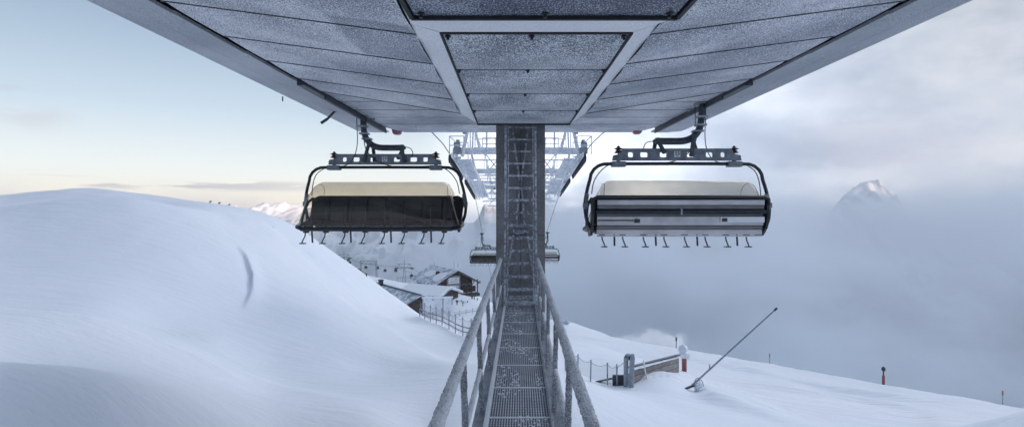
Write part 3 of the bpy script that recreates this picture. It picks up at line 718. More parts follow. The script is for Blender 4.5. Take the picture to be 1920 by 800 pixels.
    for x in(-1.42,1.42):
        m=MB(); m.cyl((x,0,1.36),(x,0,1.58),.018)
        m.cyl((x,0,1.40),(x,0,1.425),.10,16); m.tube([(x,0,1.43),(x,0,1.45),(x,0,1.47)],[.05,.085,.05],14); m.tube([(x,0,1.48),(x,0,1.505),(x,0,1.53)],[.06,.115,.05],16); m.cyl((x,0,1.53),(x,0,1.56),.04)
        m.build('rubber_buffer',M['rubber_red'],r,smooth=True)
        m=MB(); m.bb((x-.17,-.11,1.06),(x+.17,.11,1.19)); m.cyl((x,0,1.15),(x,0,1.24),.05); m.build('frame_clamp',M['beam'],r,bevel=.012)
    # ---- frame hoop
    hoop=[(-2.12,.12,-.45),(-2.22,.10,-.2),(-2.25,.06,.15),(-2.19,.02,.5),(-2.12,0,.75)]
    arcp=[(-1.72+ -.40*math.cos(t),0,.75+.385*math.sin(t)) for t in [R(a) for a in (20,40,60,80)]]
    hoop=smoothpath(hoop,5)+[Vector(p) for p in arcp]+[Vector((-1.6,0,1.135)),Vector((0,0,1.14))]
    full=hoop+[Vector((-p.x,p.y,p.z)) for p in reversed(hoop[:-1])]
    m=MB(); m.tube(full,.042,10); m.build('frame_hoop',M['tube'],r,smooth=True)
    for s_ in(-1,1):
        m=MB(); m.tube([(s_*2.245,.07,.02),(s_*2.20,.03,.40)],.055,10); m.box((s_*2.24,.06,.12),(.12,.14,.12)); m.build('tube_joint',M['beam'],r,bevel=.008)
        # side cheek: hinge casting
        m=MB(); pr=[(.34,.28),(.38,-.1),(.28,-.42),(.05,-.62),(-.30,-.66),(-.42,-.52),(-.18,-.40),(.08,-.2),(.18,.05),(.22,.28)]
        m.prism([(s_*2.06,y_,z_) for y_,z_ in pr],(s_*.07,0,0)); m.build('side_cheek',M['black'],r,bevel=.015)
        m=MB(); m.tube(smoothpath([(s_*2.13,.15,-.38),(s_*2.2,-.3,-.45),(s_*2.16,-.72,-.50),(s_*2.0,-.87,-.53)],6),.05,10); m.tube(smoothpath([(s_*2.12,.28,.28),(s_*2.17,-.05,.1),(s_*2.16,-.32,-.2),(s_*2.14,-.5,-.48)],6),.035,10)
        m.build('bubble_arm',M['black'],r,smooth=True)
    # ---- bubble
    prof=smoothpath([(.40,.0,.33),(.37,.0,.52),(.26,0,.66),(.05,0,.725),(-.2,0,.715),(-.45,0,.63),(-.65,0,.46),(-.78,0,.22),(-.85,0,-.08),(-.88,0,-.36),(-.87,0,-.52)],4)
    prof=[(p.x,p.z) for p in prof]
    us=[]
    for i in range(9): us.append(-1+ i/8)   # -1..0 end roundness
    cols=[(-1,t) for t in [1,.92,.8,.65,.5,.35,.2,.1,0]]+[(-.5,None),(0,None),(.5,None)]+[(1,t) for t in [0,.1,.2,.35,.5,.65,.8,.92,1]]
    vs=[];fs=[]
    for u,t in cols:
        for y_,z_ in prof:
            hw=1.93+ (0.73-z_)/1.25*.23
            if t is None: vs.append((u*hw*.7,y_,z_)); continue
            a=t*math.pi/2; x_=u*(hw-.30+.30*math.sin(a)); k_=1-(1-math.cos(a))*.42
            cy,cz=-.1,-.45
            vs.append((x_,cy+(y_-cy)*(1-(1-math.cos(a))*.30),cz+(z_-cz)*k_))
    np_=len(prof)
    for i in range(len(cols)-1):
        for j in range(np_-1): a=i*np_+j; fs.append((a,a+1,a+np_+1,a+np_))
    m=MB(); m.add(vs,fs); bu=m.build('bubble',M['visor'],r,smooth=True)
    for p in bu.data.polygons: p.use_smooth=True
    for ci in (0,5,len(cols)-6,len(cols)-1):
        m=MB(); m.tube([vs[ci*np_+j] for j in range(np_)],.012 if ci in (0,len(cols)-1) else .006,6); m.build('bubble_edge',M['hanger'],bu)
    # dark edge trim: rear hinge strip and lower rim
    m=MB(); m.tube([(-2.12,.33,.14),(-2.08,.40,.27),(-2.0,.43,.315),(2.0,.43,.315),(2.08,.40,.27),(2.12,.33,.14)],.042,8); m.build('hinge_strip',M['black'],r,smooth=True)
    m=MB(); m.tube(smoothpath([(-2.16,-.25,-.42),(-2.15,-.6,-.5),(-1.98,-.86,-.54),(-1.8,-.89,-.55),(0,-.9,-.56),(1.8,-.89,-.55),(1.98,-.86,-.54),(2.15,-.6,-.5),(2.16,-.25,-.42)],5),.055,10); m.build('lower_rim',M['black'],r,smooth=True)
    # ---- seat and back
    m=MB(); m.prism([(-2.0,.30,.29),(-2.0,.33,.29),(-2.0,.22,-.36),(-2.0,.17,-.36)],(4.0,0,0)); m.build('backrest_shell',M['cushion'],r,bevel=.01)
    for i in range(8):
        x=-1.855+.53*i
        m=MB(); m.prism([(x-.245,.28,.27),(x-.245,.17,.30),(x-.245,.04,-.30),(x-.245,.14,-.36)],(.49,0,0)); m.build('backrest_pad',M['cushion'],r,bevel=.03)
        m=MB(); m.prism([(x-.245,.10,-.36),(x-.245,-.36,-.34),(x-.245,-.44,-.40),(x-.245,-.40,-.48),(x-.245,.12,-.49)],(.49,0,0)); m.build('seat_pad',M['cushion'],r,bevel=.03)
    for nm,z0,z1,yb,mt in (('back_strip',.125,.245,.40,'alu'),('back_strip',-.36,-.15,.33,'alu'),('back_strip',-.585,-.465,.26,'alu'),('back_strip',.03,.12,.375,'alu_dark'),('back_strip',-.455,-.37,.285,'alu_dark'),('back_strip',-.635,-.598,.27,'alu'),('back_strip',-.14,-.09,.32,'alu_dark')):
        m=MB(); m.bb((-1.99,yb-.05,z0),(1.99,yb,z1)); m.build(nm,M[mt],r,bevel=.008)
    m=MB(); m.tube([(-2.02,.385,-.035),(2.02,.385,-.035)],.055,10); m.build('back_tube',M['tube'],r,smooth=True)
    m=MB(); m.bb((-.02,.33,-.11),(.02,.45,.05)); m.build('tube_bracket',M['steelgrey'],r,bevel=.005)
    m=MB(); m.tube([(1.12,.36,-.245),(1.98,.36,-.245)],.014,8); m.bb((.98,.33,-.30),(1.10,.40,-.21)); m.build('lock_rod',M['black'],r)
    m=MB(); m.bb((-2.0,.332,-.29),(-.95,.38,-.155)); m.build('actuator_housing',M['white_plate'],r,bevel=.01)
    m=MB(); m.bb((-1.10,.38,-.27),(-.98,.40,-.19)); m.build('housing_socket',M['black'],r)
    m=MB(); m.bb((-1.96,-.42,-.60),(1.96,-.36,-.54)); m.bb((-1.96,.0,-.56),(1.96,.06,-.49)); m.build('seat_rail',M['beam'],r,bevel=.006)
    # ---- restraint bars and foot rests
    for i in range(8):
        x=-2.03+.53*i
        m=MB(); m.tube(smoothpath([(x+.05,-.52,.05),(x+.05,-.56,-.3),(x+.05,-.6,-.58),(x+.045,-.62,-.74),(x-.0,-.64,-.85),(x-.03,-.64,-.93)],4),.017,7); m.bb((x-.085,-.70,-.955),(x+.065,-.58,-.93))
        m.build('foot_rest',M['black'],r)
        m=MB(); m.box((x+.06,-.58,-.62),(.15,.10,.085)); m.build('foot_rest_joint',M['black'],r,bevel=.02)
    for x in (-1.77,-.74,.33,1.40):
        m=MB(); m.tube([(x,-.70,.0),(x,-.72,-.5),(x,-.66,-.92)],.024,8); m.build('restraint_bar',M['black'],r)
    # ---- cables
    m=MB(); m.tube(smoothpath([(-.74,-.1,3.1),(-.76,-.1,2.4),(-.74,-.1,1.9),(-.78,-.12,1.55),(-.9,-.12,1.3),(-1.08,-.1,1.18),(-1.3,-.06,1.16)],6),.012,6)
    m.tube(smoothpath([(-.56,-.12,1.95),(-.5,-.14,1.65),(-.3,-.14,1.38),(0,-.12,1.22),(.5,-.08,1.13),(1.4,-.06,1.17),(1.75,-.03,1.05),(2.0,-.02,.75),(2.08,0,.4)],6),.013,6)
    m.tube(smoothpath([(.55,-.06,1.70),(.72,-.06,1.66),(.79,-.06,1.52),(.74,-.06,1.42)],5),.012,6)
    m.tube(smoothpath([(-1.72,.03,1.10),(-1.92,.03,.95),(-2.02,.03,.7),(-2.06,.04,.35)],5),.012,6); m.tube([(-.5,-.1,3.0),(-.5,-.1,2.1)],.010,6)
    m.build('cable',M['black'],r)
    return r
cg='eight seat chairs on the chairlift'
chair_a=make_chair('dark bubble chair numbered 59 facing the camera, left of the catwalk',cg,((722-VX)*.0149,14.9,0),0,'59')
chair_b=make_chair('chair numbered 55 seen from behind with pale metal backrest, right of the catwalk',cg,((1268-VX)*.0131,13.1,-.05),math.pi,'55')
c=copy_tree(chair_a); c.location=((912-VX)*.072,72,-6.75); c['label']='small distant bubble chair facing us, half hidden behind the concrete column'
c=copy_tree(chair_b); c.location=((1018-VX)*.072,72,-6.6); c['label']='small distant chair seen from behind, half hidden behind the concrete column'
# ------------------------------------------------------------------ ropes
ropeL=[(-4.43,-5,3.2),(-4.42,14.9,3.30),(-4.47,26.9,3.82),(-4.50,31,3.72),(-4.45,34,3.35),(-4.52,44,2.5),(-4.64,54,1.4),(-5.16,72,-3.40),(-5.9,110,-15),(-6.8,170,-36)]
ropeR=[(4.75,-5,3.2),(4.5,13.1,3.25),(4.14,26.9,3.77),(4.1,31,3.7),(4.06,34,3.40),(4.03,44,2.6),(4.0,54,1.7),(3.53,72,-3.27),(3.0,110,-15),(2.4,170,-36)]
for pts,lb in ((ropeL,'thin steel haul rope running down to the chairs facing the camera'),(ropeR,'thin steel haul rope running down to the chairs seen from behind')):
    m=MB(); m.tube(pts,.028,7); tag(m.build('haul_rope',M['rope']),lb,'haul rope','haul ropes of the chairlift')

# ------------------------------------------------------------------ line tower behind the column
tw=thing('lift_tower',(-.2,44,-16),'rime covered white lift tower with platforms and sheaves behind the column','lift tower')
def TB(name,mat,fn,**kw):
    m=MB(); fn(m); return m.build(name,mat,tw,world=True,**kw)
TB('mast',M['tower'],lambda m:[m.tube([(-.3,37,-16),(-.3,37,5.2)],.6,14),m.tube([(-.4,52,-20),(-.4,52,2.4)],.55,14)])
def rz(sg,d):
    pts=ropeL if sg<0 else ropeR
    return float(np.interp(d,[p[1] for p in pts],[p[2] for p in pts])),float(np.interp(d,[p[1] for p in pts],[p[0] for p in pts]))
for d,zc in ((35.5,3.85),(44,3.1),(52,2.1)):
    TB('cross_arm',M['tower'],lambda m:[m.bb((-4.3,d-.3,zc-.25),(4.0,d+.3,zc+.12)),m.bb((-4.3,d-.02,zc-.7),(4.0,d+.02,zc-.62))])
for s_ in (-1,1):
    # long gangway made of step treads following the rope
    def treads(m,xo,d0,d1,w):
        k=int((d1-d0)/.42)
        for i in range(k):
            d=d0+i*.42; z_,x_=rz(s_,d); m.box((x_-s_*xo,d,z_-.25-.02),(w,.27,.05))
    TB('gangway',M['tower'],lambda m:[treads(m,.85,34,43.5,.75),[m.beam((rz(s_,34)[1]-s_*q,34,rz(s_,34)[0]-.3),(rz(s_,43.6)[1]-s_*q,43.6,rz(s_,43.6)[0]-.3),.06,.22) for q in (.45,1.25)]])
    TB('gangway',M['tower'],lambda m:[treads(m,.95,44,54.5,.8),[m.beam((rz(s_,44)[1]-s_*q,44,rz(s_,44)[0]-.3),(rz(s_,54.6)[1]-s_*q,54.6,rz(s_,54.6)[0]-.3),.06,.22) for q in (.5,1.4)]])
    for d0,d1,nw in ((33.3,41.5,12),(43.5,54.0,14)):
        def frame(m):
            za,xa_=rz(s_,d0);zb_,xb_=rz(s_,d1)
            m.beam((xa_-s_*.16,d0,za-.12),(xb_-s_*.16,d1,zb_-.12),.10,.28); m.beam((xa_-s_*.34,d0+1,za-.45),(xb_-s_*.34,d1-1,zb_-.45),.10,.22)
            for q in range(nw//2):
                d=d0+(d1-d0)*(q+.5)/(nw//2); z_,x_=rz(s_,d); m.box((x_-s_*.22,d,z_+.22),(.14,.4,.4)); m.box((x_-s_*.3,d+.2,z_+.12),(.4,.12,.10))
        TB('sheave_frame',M['tower'],frame,bevel=.02)
        for q in range(nw):
            d=d0+(d1-d0)*(q+.5)/nw; z_,x_=rz(s_,d)
            m=MB(); m.cyl((x_-.06,d,z_-.30),(x_+.06,d,z_-.30),.27,16); m.cyl((x_-.09,d,z_-.30),(x_+.09,d,z_-.30),.09,10); m.build('sheave',M['sheave'],tw,world=True)
    # guard boxes and railings
    def rails(m,x0,x1,d,z0,hh,nv):
        for q in range(nv+1):
            x=x0+(x1-x0)*q/nv; m.beam((x,d,z0),(x,d,z0+hh),.055,.055)
        for f_ in (.5,1.0): m.beam((x0,d,z0+hh*f_),(x1,d,z0+hh*f_),.055,.055)
    TB('railing',M['tower'],lambda m:[rails(m,s_*4.45,s_*3.55,33.4,3.35,1.15,1),rails(m,s_*3.0,s_*.8,35.2,3.97,1.15,3),rails(m,s_*2.6,s_*.8,36.6,3.97,.85,2),rails(m,s_*4.4,s_*3.6,36.6,3.2,1.3,1),
        m.beam((s_*4.45,33.4,4.5),(s_*4.4,36.6,4.5),.05,.05),m.beam((s_*3.0,35.2,5.12),(s_*3.0,44,4.4),.05,.05),m.beam((s_*3.0,44,3.3),(s_*3.0,44,4.4),.05,.05)])
    TB('railing',M['tower'],lambda m:[m.beam((s_*2.75,44,4.0),(s_*2.9,54.5,2.3),.05,.05),m.beam((s_*2.75,44,3.5),(s_*2.9,54.5,1.8),.05,.05)]+[m.beam((s_*2.8,44+q*2.1,3.0-q*.36),(s_*2.8,44+q*2.1,4.0-q*.34),.05,.05) for q in range(6)]+[rails(m,s_*2.9,s_*.8,47,2.4,1.1,3),rails(m,s_*2.9,s_*.8,53,1.0,1.1,2)])
    for pa_,pb_ in (((s_*3.05,34.9,3.80),(s_*.6,36.7,3.97)),((s_*3.3,46.2,2.2),(s_*.6,47.1,2.35)),((s_*3.1,52.5,.85),(s_*.6,53.2,.98))): TB('platform',M['tower'],lambda m:m.bb(pa_,pb_))
    TB('lifting_frame',M['tower'],lambda m:[m.beam((s_*3.75,34.2,3.3),(s_*3.2,34.2,5.9),.20,.20),m.beam((s_*3.1,34.2,3.4),(s_*3.0,34.2,5.8),.10,.10),m.beam((s_*2.7,35,3.9),(s_*3.05,34.2,5.8),.12,.12),m.bb((s_*4.1,34.0,5.75),(s_*2.6,34.5,6.0)),
        m.beam((s_*3.3,36,3.6),(s_*3.3,46.5,.9),.12,.12)])
    TB('lamp_box',M['steelgrey'],lambda m:m.bb((s_*3.7,34.0,4.75),(s_*3.45,34.4,5.0)),bevel=.03)
    TB('winch',M['steelgrey'],lambda m:[m.bb((s_*4.25,33.7,3.45),(s_*3.75,34.3,3.85)),m.cyl((s_*4.2,33.6,4.0),(s_*3.8,33.6,4.0),.16),m.bb((s_*4.05,33.5,4.05),(s_*3.85,33.9,4.3))],bevel=.03)
    TB('bracing',M['tower'],lambda m:[m.beam((s_*x_,d_,z0_),(s_*x2_,d2_,z1_),.07,.07) for x_,d_,z0_,x2_,d2_,z1_ in ((1.2,36,3.7,1.2,44,2.9),(2.4,36,3.7,2.6,44,2.6),(1.2,36,2.2,2.4,36,3.7),(2.4,36,2.2,1.2,36,3.7),(1.0,36,2.2,3.3,36,2.2),(1.2,44,3.0,2.6,44,1.2),(2.6,44,3.0,1.2,44,1.2),(1.0,44,1.2,3.2,44,1.2),(1.6,52,2.0,3.0,52,.4),(3.0,52,2.0,1.6,52,.4))])
    for x_ in (3.3,2.2,1.5): TB('upright',M['tower'],lambda m:m.beam((s_*x_,35,3.6),(s_*x_,35,5.4),.07,.07))
    TB('stay_bar',M['tower'],lambda m:[m.beam((s_*3.4,48,.6),(s_*.6,48,.75),.10,.10),m.beam((s_*3.3,53,.2),(s_*.6,53,.25),.10,.10),m.beam((s_*3.2,45,2.0),(s_*.6,45,2.15),.08,.08)])
    for q,(d,xo) in enumerate(((37,.4),(40,.45),(43.5,.5),(46.5,1.45),(50,1.5),(53.5,1.5))):
        z_,x_=rz(s_,d); m=MB(); m.box((x_-s_*xo*1.2-s_*.3,d-.1,z_+.0),(.22,.12,.2)); m.build('bumper',M['sheave'],tw,world=True)

# ------------------------------------------------------------------ buildings by the lodge
def frame_at(px,py,d,rz_):
    p=P(px,py,d); return p
def gable_house(root, L_, W_, wall_h, ridge_h, over, mats, z0=0.0, x0=0.0, y0=0.0, nm='roof'):
    """ridge along local x; returns nothing, builds wall and roof"""
    m=MB(); hx,hy=L_/2,W_/2
    pent=[(-hy,0),(hy,0),(hy,wall_h),(0,ridge_h-.25),(-hy,wall_h)]
    m.prism([(x0-hx,y0+a,z0+b) for a,b in pent],(L_,0,0)); m.build('wall',mats[0],root)
    ox=over
    m=MB(); s_=(ridge_h-wall_h)/hy
    for sg in(-1,1):
        e=hy+over
        m.prism([(x0-hx-ox,y0,z0+ridge_h),(x0-hx-ox,y0+sg*e,z0+ridge_h-s_*e),(x0-hx-ox,y0+sg*e,z0+ridge_h-s_*e-.22),(x0-hx-ox,y0,z0+ridge_h-.22)],(L_+2*ox,0,0))
    return m.build(nm,mats[1],root)
# main lodge: gable end towards the camera-right
LR=R(-58)
lp_=P(833,541,190); lz=hz(lp_.x,lp_.y)
lodge=thing('mountain_lodge',(lp_.x,lp_.y,lp_.z-0.4),'large dark timber lodge with snowy pitched roof below the mound','mountain lodge',None,LR)
rf=gable_house(lodge,19,12.5,4.6,8.0,2.2,(M['wood'],M['roofmetal']))
m=MB()
for sg in(-1,1): m.beam((11.75,0,7.85),(11.75,sg*8.4,7.85-(3.4/6.25)*8.4),.15,.35)
m.build('barge_board',M['wood'],rf)
m=MB(); m.bb((9.5,-3.4,0.2),(9.9,1.6,6.2)); fa=m.build('gable_panel',M['wood_grey'],lodge)
m=MB(); m.bb((9.92,-2.9,3.5),(9.98,1.1,5.6)); sg_=m.build('sign_board',M['white_plate'],fa)
m=MB(); m.prism([(9.99,-.5,4.8),(9.99,.25,5.35),(9.99,.1,4.9),(9.99,-.1,4.75)],(.02,0,0)); m.bb((9.99,-2.4,4.1),(10.01,.7,4.25)); m.build('sign_mark',M['steelgrey'],sg_)
m=MB(); m.bb((9.92,-2.9,.9),(9.98,1.2,3.0)); s2=m.build('sign_frame',M['steelgrey'],fa)
m=MB(); m.bb((9.99,-2.7,1.1),(10.0,.1,2.8)); m.bb((9.99,.3,1.2),(10.0,.9,1.7)); m.bb((9.99,.3,2.1),(10.0,.9,2.6)); m.build('sign_sheet',M['white_plate'],s2)
m=MB()
for y_ in (3.2,5.2,7.4): m.beam((11.3,y_,-.2),(11.3,y_,4.6),.28,.28); m.beam((11.3,y_,2.6),(11.3,y_+1.1,4.0),.18,.18)
m.build('porch_post',M['wood'],lodge)
m=MB(); m.bb((9.6,2.2,.2),(9.75,7.5,2.2)); m.bb((9.5,-3.5,-1.2),(12,8,-.1)); m.build('porch_rail',M['wood'],lodge)
for i in range(5):
    f_=MB().bb((-8.5+i*3.3,-6.36,1.2),(-6.6+i*3.3,-6.27,3.3)).build('window',M['wood_grey'],lodge); MB().bb((-8.35+i*3.3,-6.40,1.35),(-6.75+i*3.3,-6.37,3.15)).build('pane',M['glassdark'],f_)
m=MB(); m.bb((-9.6,-6.6,0),(-5.5,-6.35,4.3)); m.build('side_cladding',M['wood_grey'],lodge)
for y_ in (3.0,5.0): 
    f_=MB().bb((9.5,y_-.7,1.2),(9.62,y_+.7,3.0)).build('window',M['wood_grey'],lodge); MB().bb((9.63,y_-.55,1.35),(9.65,y_+.55,2.85)).build('pane',M['glassdark'],f_)
m=MB(); m.bb((9.5,-6.5,.0),(10.6,-3.6,.25)); m.bb((10.5,-6.5,.9),(10.6,-3.6,1.0)); m.build('side_porch',M['wood'],lodge)
m=MB()
for k_ in range(7):
    x_=-8+2.7*k_; m.bb((x_,-8.35,2.9),(x_+1.6,-8.2,3.15))
m.build('eave_snow',M['snowcap'],rf,bevel=.05)
m=MB(); m.bb((1.5,-3.9,5.6),(2.6,-2.9,7.0)); m.build('roof_hatch',M['wood'],rf)
for nm_,x_,y_ in (('antenna',4.5,2.2),('antenna',7.0,2.4)):
    m=MB(); m.cyl((x_,y_,6.2),(x_,y_,10.2),.08); m.bb((x_-.35,y_-.35,8.6),(x_+.35,y_+.35,10.0)); m.bb((x_-.15,y_-.55,7.6),(x_+.15,y_+.5,8.2)); m.build(nm_,M['tower'],rf)
m=MB(); m.cyl((-9,0,8),(-9,0,9),.06); m.build('roof_pin',M['steelgrey'],rf)
# snow load lying in sheets on the roof
m=MB()
for (x_,y_,sx,sy) in ((-3,-4.2,8,3.6),(6.2,-4.5,7,4.6),(0.5,3.5,12,4)):
    z_=8.0-(3.4/6.25)*abs(y_)+.05; sl=-math.atan(3.4/6.25)*(1 if y_>0 else -1)
    pts=[]
    for k_ in range(18):
        a=2*math.pi*k_/18; rr=1+.18*noise.noise((math.cos(a)*2+x_,math.sin(a)*2,1)); dx_=math.cos(a)*sx/2*rr; dy_=math.sin(a)*sy/2*rr
        pts.append((x_+dx_,y_+dy_,8.0-(3.4/6.25)*abs(y_+dy_)+.03))
    m.prism(pts,(0,0,.22))
m.build('roof_snow',M['snowcap'],rf,bevel=.05)
# annexes in front
p=P(742,566,142); an=thing('long_annex',(p.x,p.y,p.z-1.0),'long low building with grey snow dusted roof half buried behind the mound','annex building',None,R(-52))
rf2=gable_house(an,27,11,2.2,4.6,.8,(M['wood'],M['roofmetal']))
for x_,y_ in ((-8.5,-.5),(-1.5,-3.6)):
    m=MB(); m.bb((x_-.5,y_-.5,2.5),(x_+.5,y_+.5,6.0 if y_>-1 else 4.9)); m.bb((x_-.62,y_-.62,5.9 if y_>-1 else 4.8),(x_+.62,y_+.62,6.15 if y_>-1 else 5.05)); m.build('chimney',M['hanger'],rf2)
m=MB(); m.prism([(-14.2,.3,4.66),(14.2,.3,4.66),(14.2,6.2,2.15),(-14.2,6.2,2.15)],(0,0,.25)); m.build('roof_snow',M['snowcap'],rf2,bevel=.05)
m=MB(); m.beam((-14.3,0,4.7),(14.3,0,4.7),.25,.2); m.build('ridge_cap',M['hanger'],rf2)
p=P(806,551,150); a3=thing('low_pavilion',(p.x,p.y,p.z-1.2),'low pavilion with a thick snow covered roof in front of the lodge','pavilion',None,R(-28))
rf3=gable_house(a3,13,9,1.9,3.4,1.0,(M['wood'],M['roofmetal']))
m=MB(); m.prism([(-7.5,-5.6,1.55),(7.5,-5.6,1.55),(7.3,0,3.5),(-7.4,0,3.5)],(0,0,.4)); m.prism([(-7.5,5.6,1.55),(-7.4,.02,3.5),(7.3,.02,3.5),(7.5,5.6,1.55)],(0,0,.4)); m.build('roof_snow',M['snowcap'],rf3,bevel=.1)
m=MB()
for x_ in(-5,-2.4,.2,2.8,5.4): m.bb((x_-.9,-4.56,.3),(x_+.9,-4.52,1.5))
m.build('window_band',M['glassdark'],a3)
p=P(822,590,118); st=thing('timber_stand',(p.x,p.y,hz(p.x,p.y)-.2),'snow plastered wooden screen standing in front of the pavilion','timber screen',None,R(6))
m=MB(); m.bb((-3.4,-.08,1.6),(3.0,.08,5.0)); m.build('screen_board',M['tower'],st)
m=MB()
for x_ in(-3.4,-1.2,1.0,3.0): m.beam((x_,0,-.5),(x_,0,5.4),.22,.22)
m.build('screen_post',M['fence'],st)
m=MB(); m.bb((-3.6,-.22,4.9),(3.2,.22,5.25)); m.bb((2.8,-.3,-.2),(3.4,.3,3.4)); m.bb((-3.2,-.14,2.0),(-1.0,-.1,4.4)); m.build('snow_crust',M['snowcap'],st,bevel=.06)
# terrace edge with a row of snow covered tables
for i,(px,py,d) in enumerate(((846,557,168),(860,560,166),(872,563,165))):
    q=P(px,py,d); z_=hz(q.x,q.y); t_=thing('terrace_table',(q.x,q.y,z_),['snow covered terrace table nearest the pavilion','middle one of three snow covered terrace tables','snow covered terrace table farthest from the pavilion'][i],'table','tables on the lodge terrace',R(20))
    MB().box((0,0,.8),(2.2,1.0,.14)).build('table_top',M['snowcap'],t_,bevel=.04)
    for sx in(-.8,.8): MB().box((sx,0,.36),(.1,.7,.75)).build('leg',M['wood'],t_)
# people
def person(px,py,d,label,lean=0.0,mat='cloth'):
    q=P(px,py,d); z_=hz(q.x,q.y)
    V=[(0,0,.95),(0,0,1.15),(0,0,1.38),(0,0,1.50),(0,0,1.66),(-.20,0,1.40),(-.27,.0,1.12),(-.24,-.1,.90),(.20,0,1.40),(.27,0,1.12),(.24,-.1,.9),(-.10,0,.88),(-.11,-.02,.48),(-.12,.02,.06),(-.12,-.16,.03),(.10,0,.88),(.12,.02,.48),(.13,.0,.06),(.13,-.18,.03)]
    Ed=[(0,1),(1,2),(2,3),(3,4),(2,5),(5,6),(6,7),(2,8),(8,9),(9,10),(0,11),(11,12),(12,13),(13,14),(0,15),(15,16),(16,17),(17,18)]
    Rd=[.17,.17,.19,.07,.12,.09,.065,.05,.09,.065,.05,.12,.085,.06,.05,.12,.085,.06,.05]
    me=bpy.data.meshes.new('person'); me.from_pydata([(x,y+lean*z,z) for x,y,z in V],Ed,[]); o=bpy.data.objects.new('person',me); COL.objects.link(o)
    md=o.modifiers.new('skin','SKIN'); 
    for k_,sv in enumerate(me.skin_vertices[0].data): sv.radius=(Rd[k_],Rd[k_]*.8); sv.use_root=(k_==0)
    o.modifiers.new('sub','SUBSURF').levels=1; me.materials.append(M[mat]); o.location=(q.x,q.y,z_); tag(o,label,'person','skiers by the lodge'); o.rotation_euler=(0,0,random.uniform(0,6))
    return o
person(885,559,172,'person in dark clothing standing at the terrace edge, leftmost of three')
person(889.5,558,172,'tall person in dark clothing in the middle of the group of three')
person(895,562,171,'short person in dark clothing at the outer side of the group of three')
person(857,572,160,'lone person in dark clothing standing on open snow below the terrace')
person(868,575,158,'lone person in grey clothing on open snow beside the dark one',0,'steelgrey')
# ------------------------------------------------------------------ gondola line in the distance
gg='gondola cabins hanging in the distance'
def cabin(px,py,d,label,sc=1.0):
    p=P(px,py,d); c=thing('gondola_cabin',p,label,'gondola cabin',gg); c.rotation_euler=(0,0,R(20)); c.scale=(.72,.72,.8)
    m=MB(); m.prism([(-1.0,-.9,-.9),(1.0,-.9,-.9),(1.15,-.9,0),(.9,-.9,.95),(-.9,-.9,.95),(-1.15,-.9,0)],(0,1.8,0)); b=m.build('cabin_shell',M['cabin'],c,bevel=.15)
    m=MB(); m.bb((-.95,-.93,-.05),(.95,-.905,.75)); m.build('window',M['glassdark'],c)
    m=MB(); m.beam((0,0,.9),(0,0,3.0),.14,.14); m.bb((-.5,-.5,.96),(.5,.5,1.1)); m.build('hanger',M['hanger'],c); return c
for i,(px,py,d,lb) in enumerate(((686,501,290,'gondola cabin hanging inside the steel portal'),(708,502,300,'gondola cabin right beside the portal leg'),(722,507,285,'gondola cabin between portal and mast, next to the portal'),(742,507,285,'gondola cabin between portal and mast, next to the mast'),(771.5,517,262,'gondola cabin just in front of the lodge roof'),
    (635,486,330,'distant gondola cabin above the snow mound, leftmost of the line'),(653,487,325,'distant gondola cabin right of the small far mast'),(656,492,318,'lowest gondola cabin beside the small far mast'))): cabin(px,py,d,lb)
for pts,lb in (([P(625,481,335),P(645,481,330),P(675,493,300),P(708,496,295),P(757,500,265),P(775,505,250),P(800,516,215)],'upper thin cable of the distant gondola line'),([P(630,484,325),P(647,484,322),P(690,496,290),P(745,502,270),P(772,511,262)],'lower thin cable of the distant gondola line')):
    m=MB(); m.tube(pts,.05,5); tag(m.build('gondola_cable',M['rope']),lb,'cable','gondola cables')
# portal
p=P(692,518,296); po=thing('steel_portal',(p.x,p.y,p.z),'grey lattice portal frame straddling the gondola line','portal frame')
def portal():
    a=P(674,520,298); b=P(707,518,296); zt=8.6
    m=MB()
    for q,dx in ((a,.9),(b,-.6)):
        for o_ in(-.35,.35): m.beam((q.x+o_,q.y,q.z-4),(q.x+dx*1.2+o_,q.y,p.z+zt),.22,.22)
        for k_ in range(6): m.beam((q.x-.35+dx*1.2*k_/6,q.y,q.z+zt*k_/6),(q.x+.35+dx*1.2*(k_+1)/6,q.y,q.z+zt*(k_+1)/6),.12,.12)
    m.build('portal_leg',M['steelgrey'],po,world=True)
    m=MB(); x0,x1=a.x+.7,b.x
    for z_ in(p.z+zt,p.z+zt-1.5): m.beam((x0,p.y,z_),(x1,p.y,z_),.25,.25)
    for k_ in range(8):
        xa=x0+(x1-x0)*k_/8; xb=x0+(x1-x0)*(k_+1)/8; m.beam((xa,p.y,p.z+zt-(1.5 if k_%2 else 0)),(xb,p.y,p.z+zt-(0 if k_%2 else 1.5)),.14,.14)
    m.build('truss',M['steelgrey'],po,world=True)
portal()
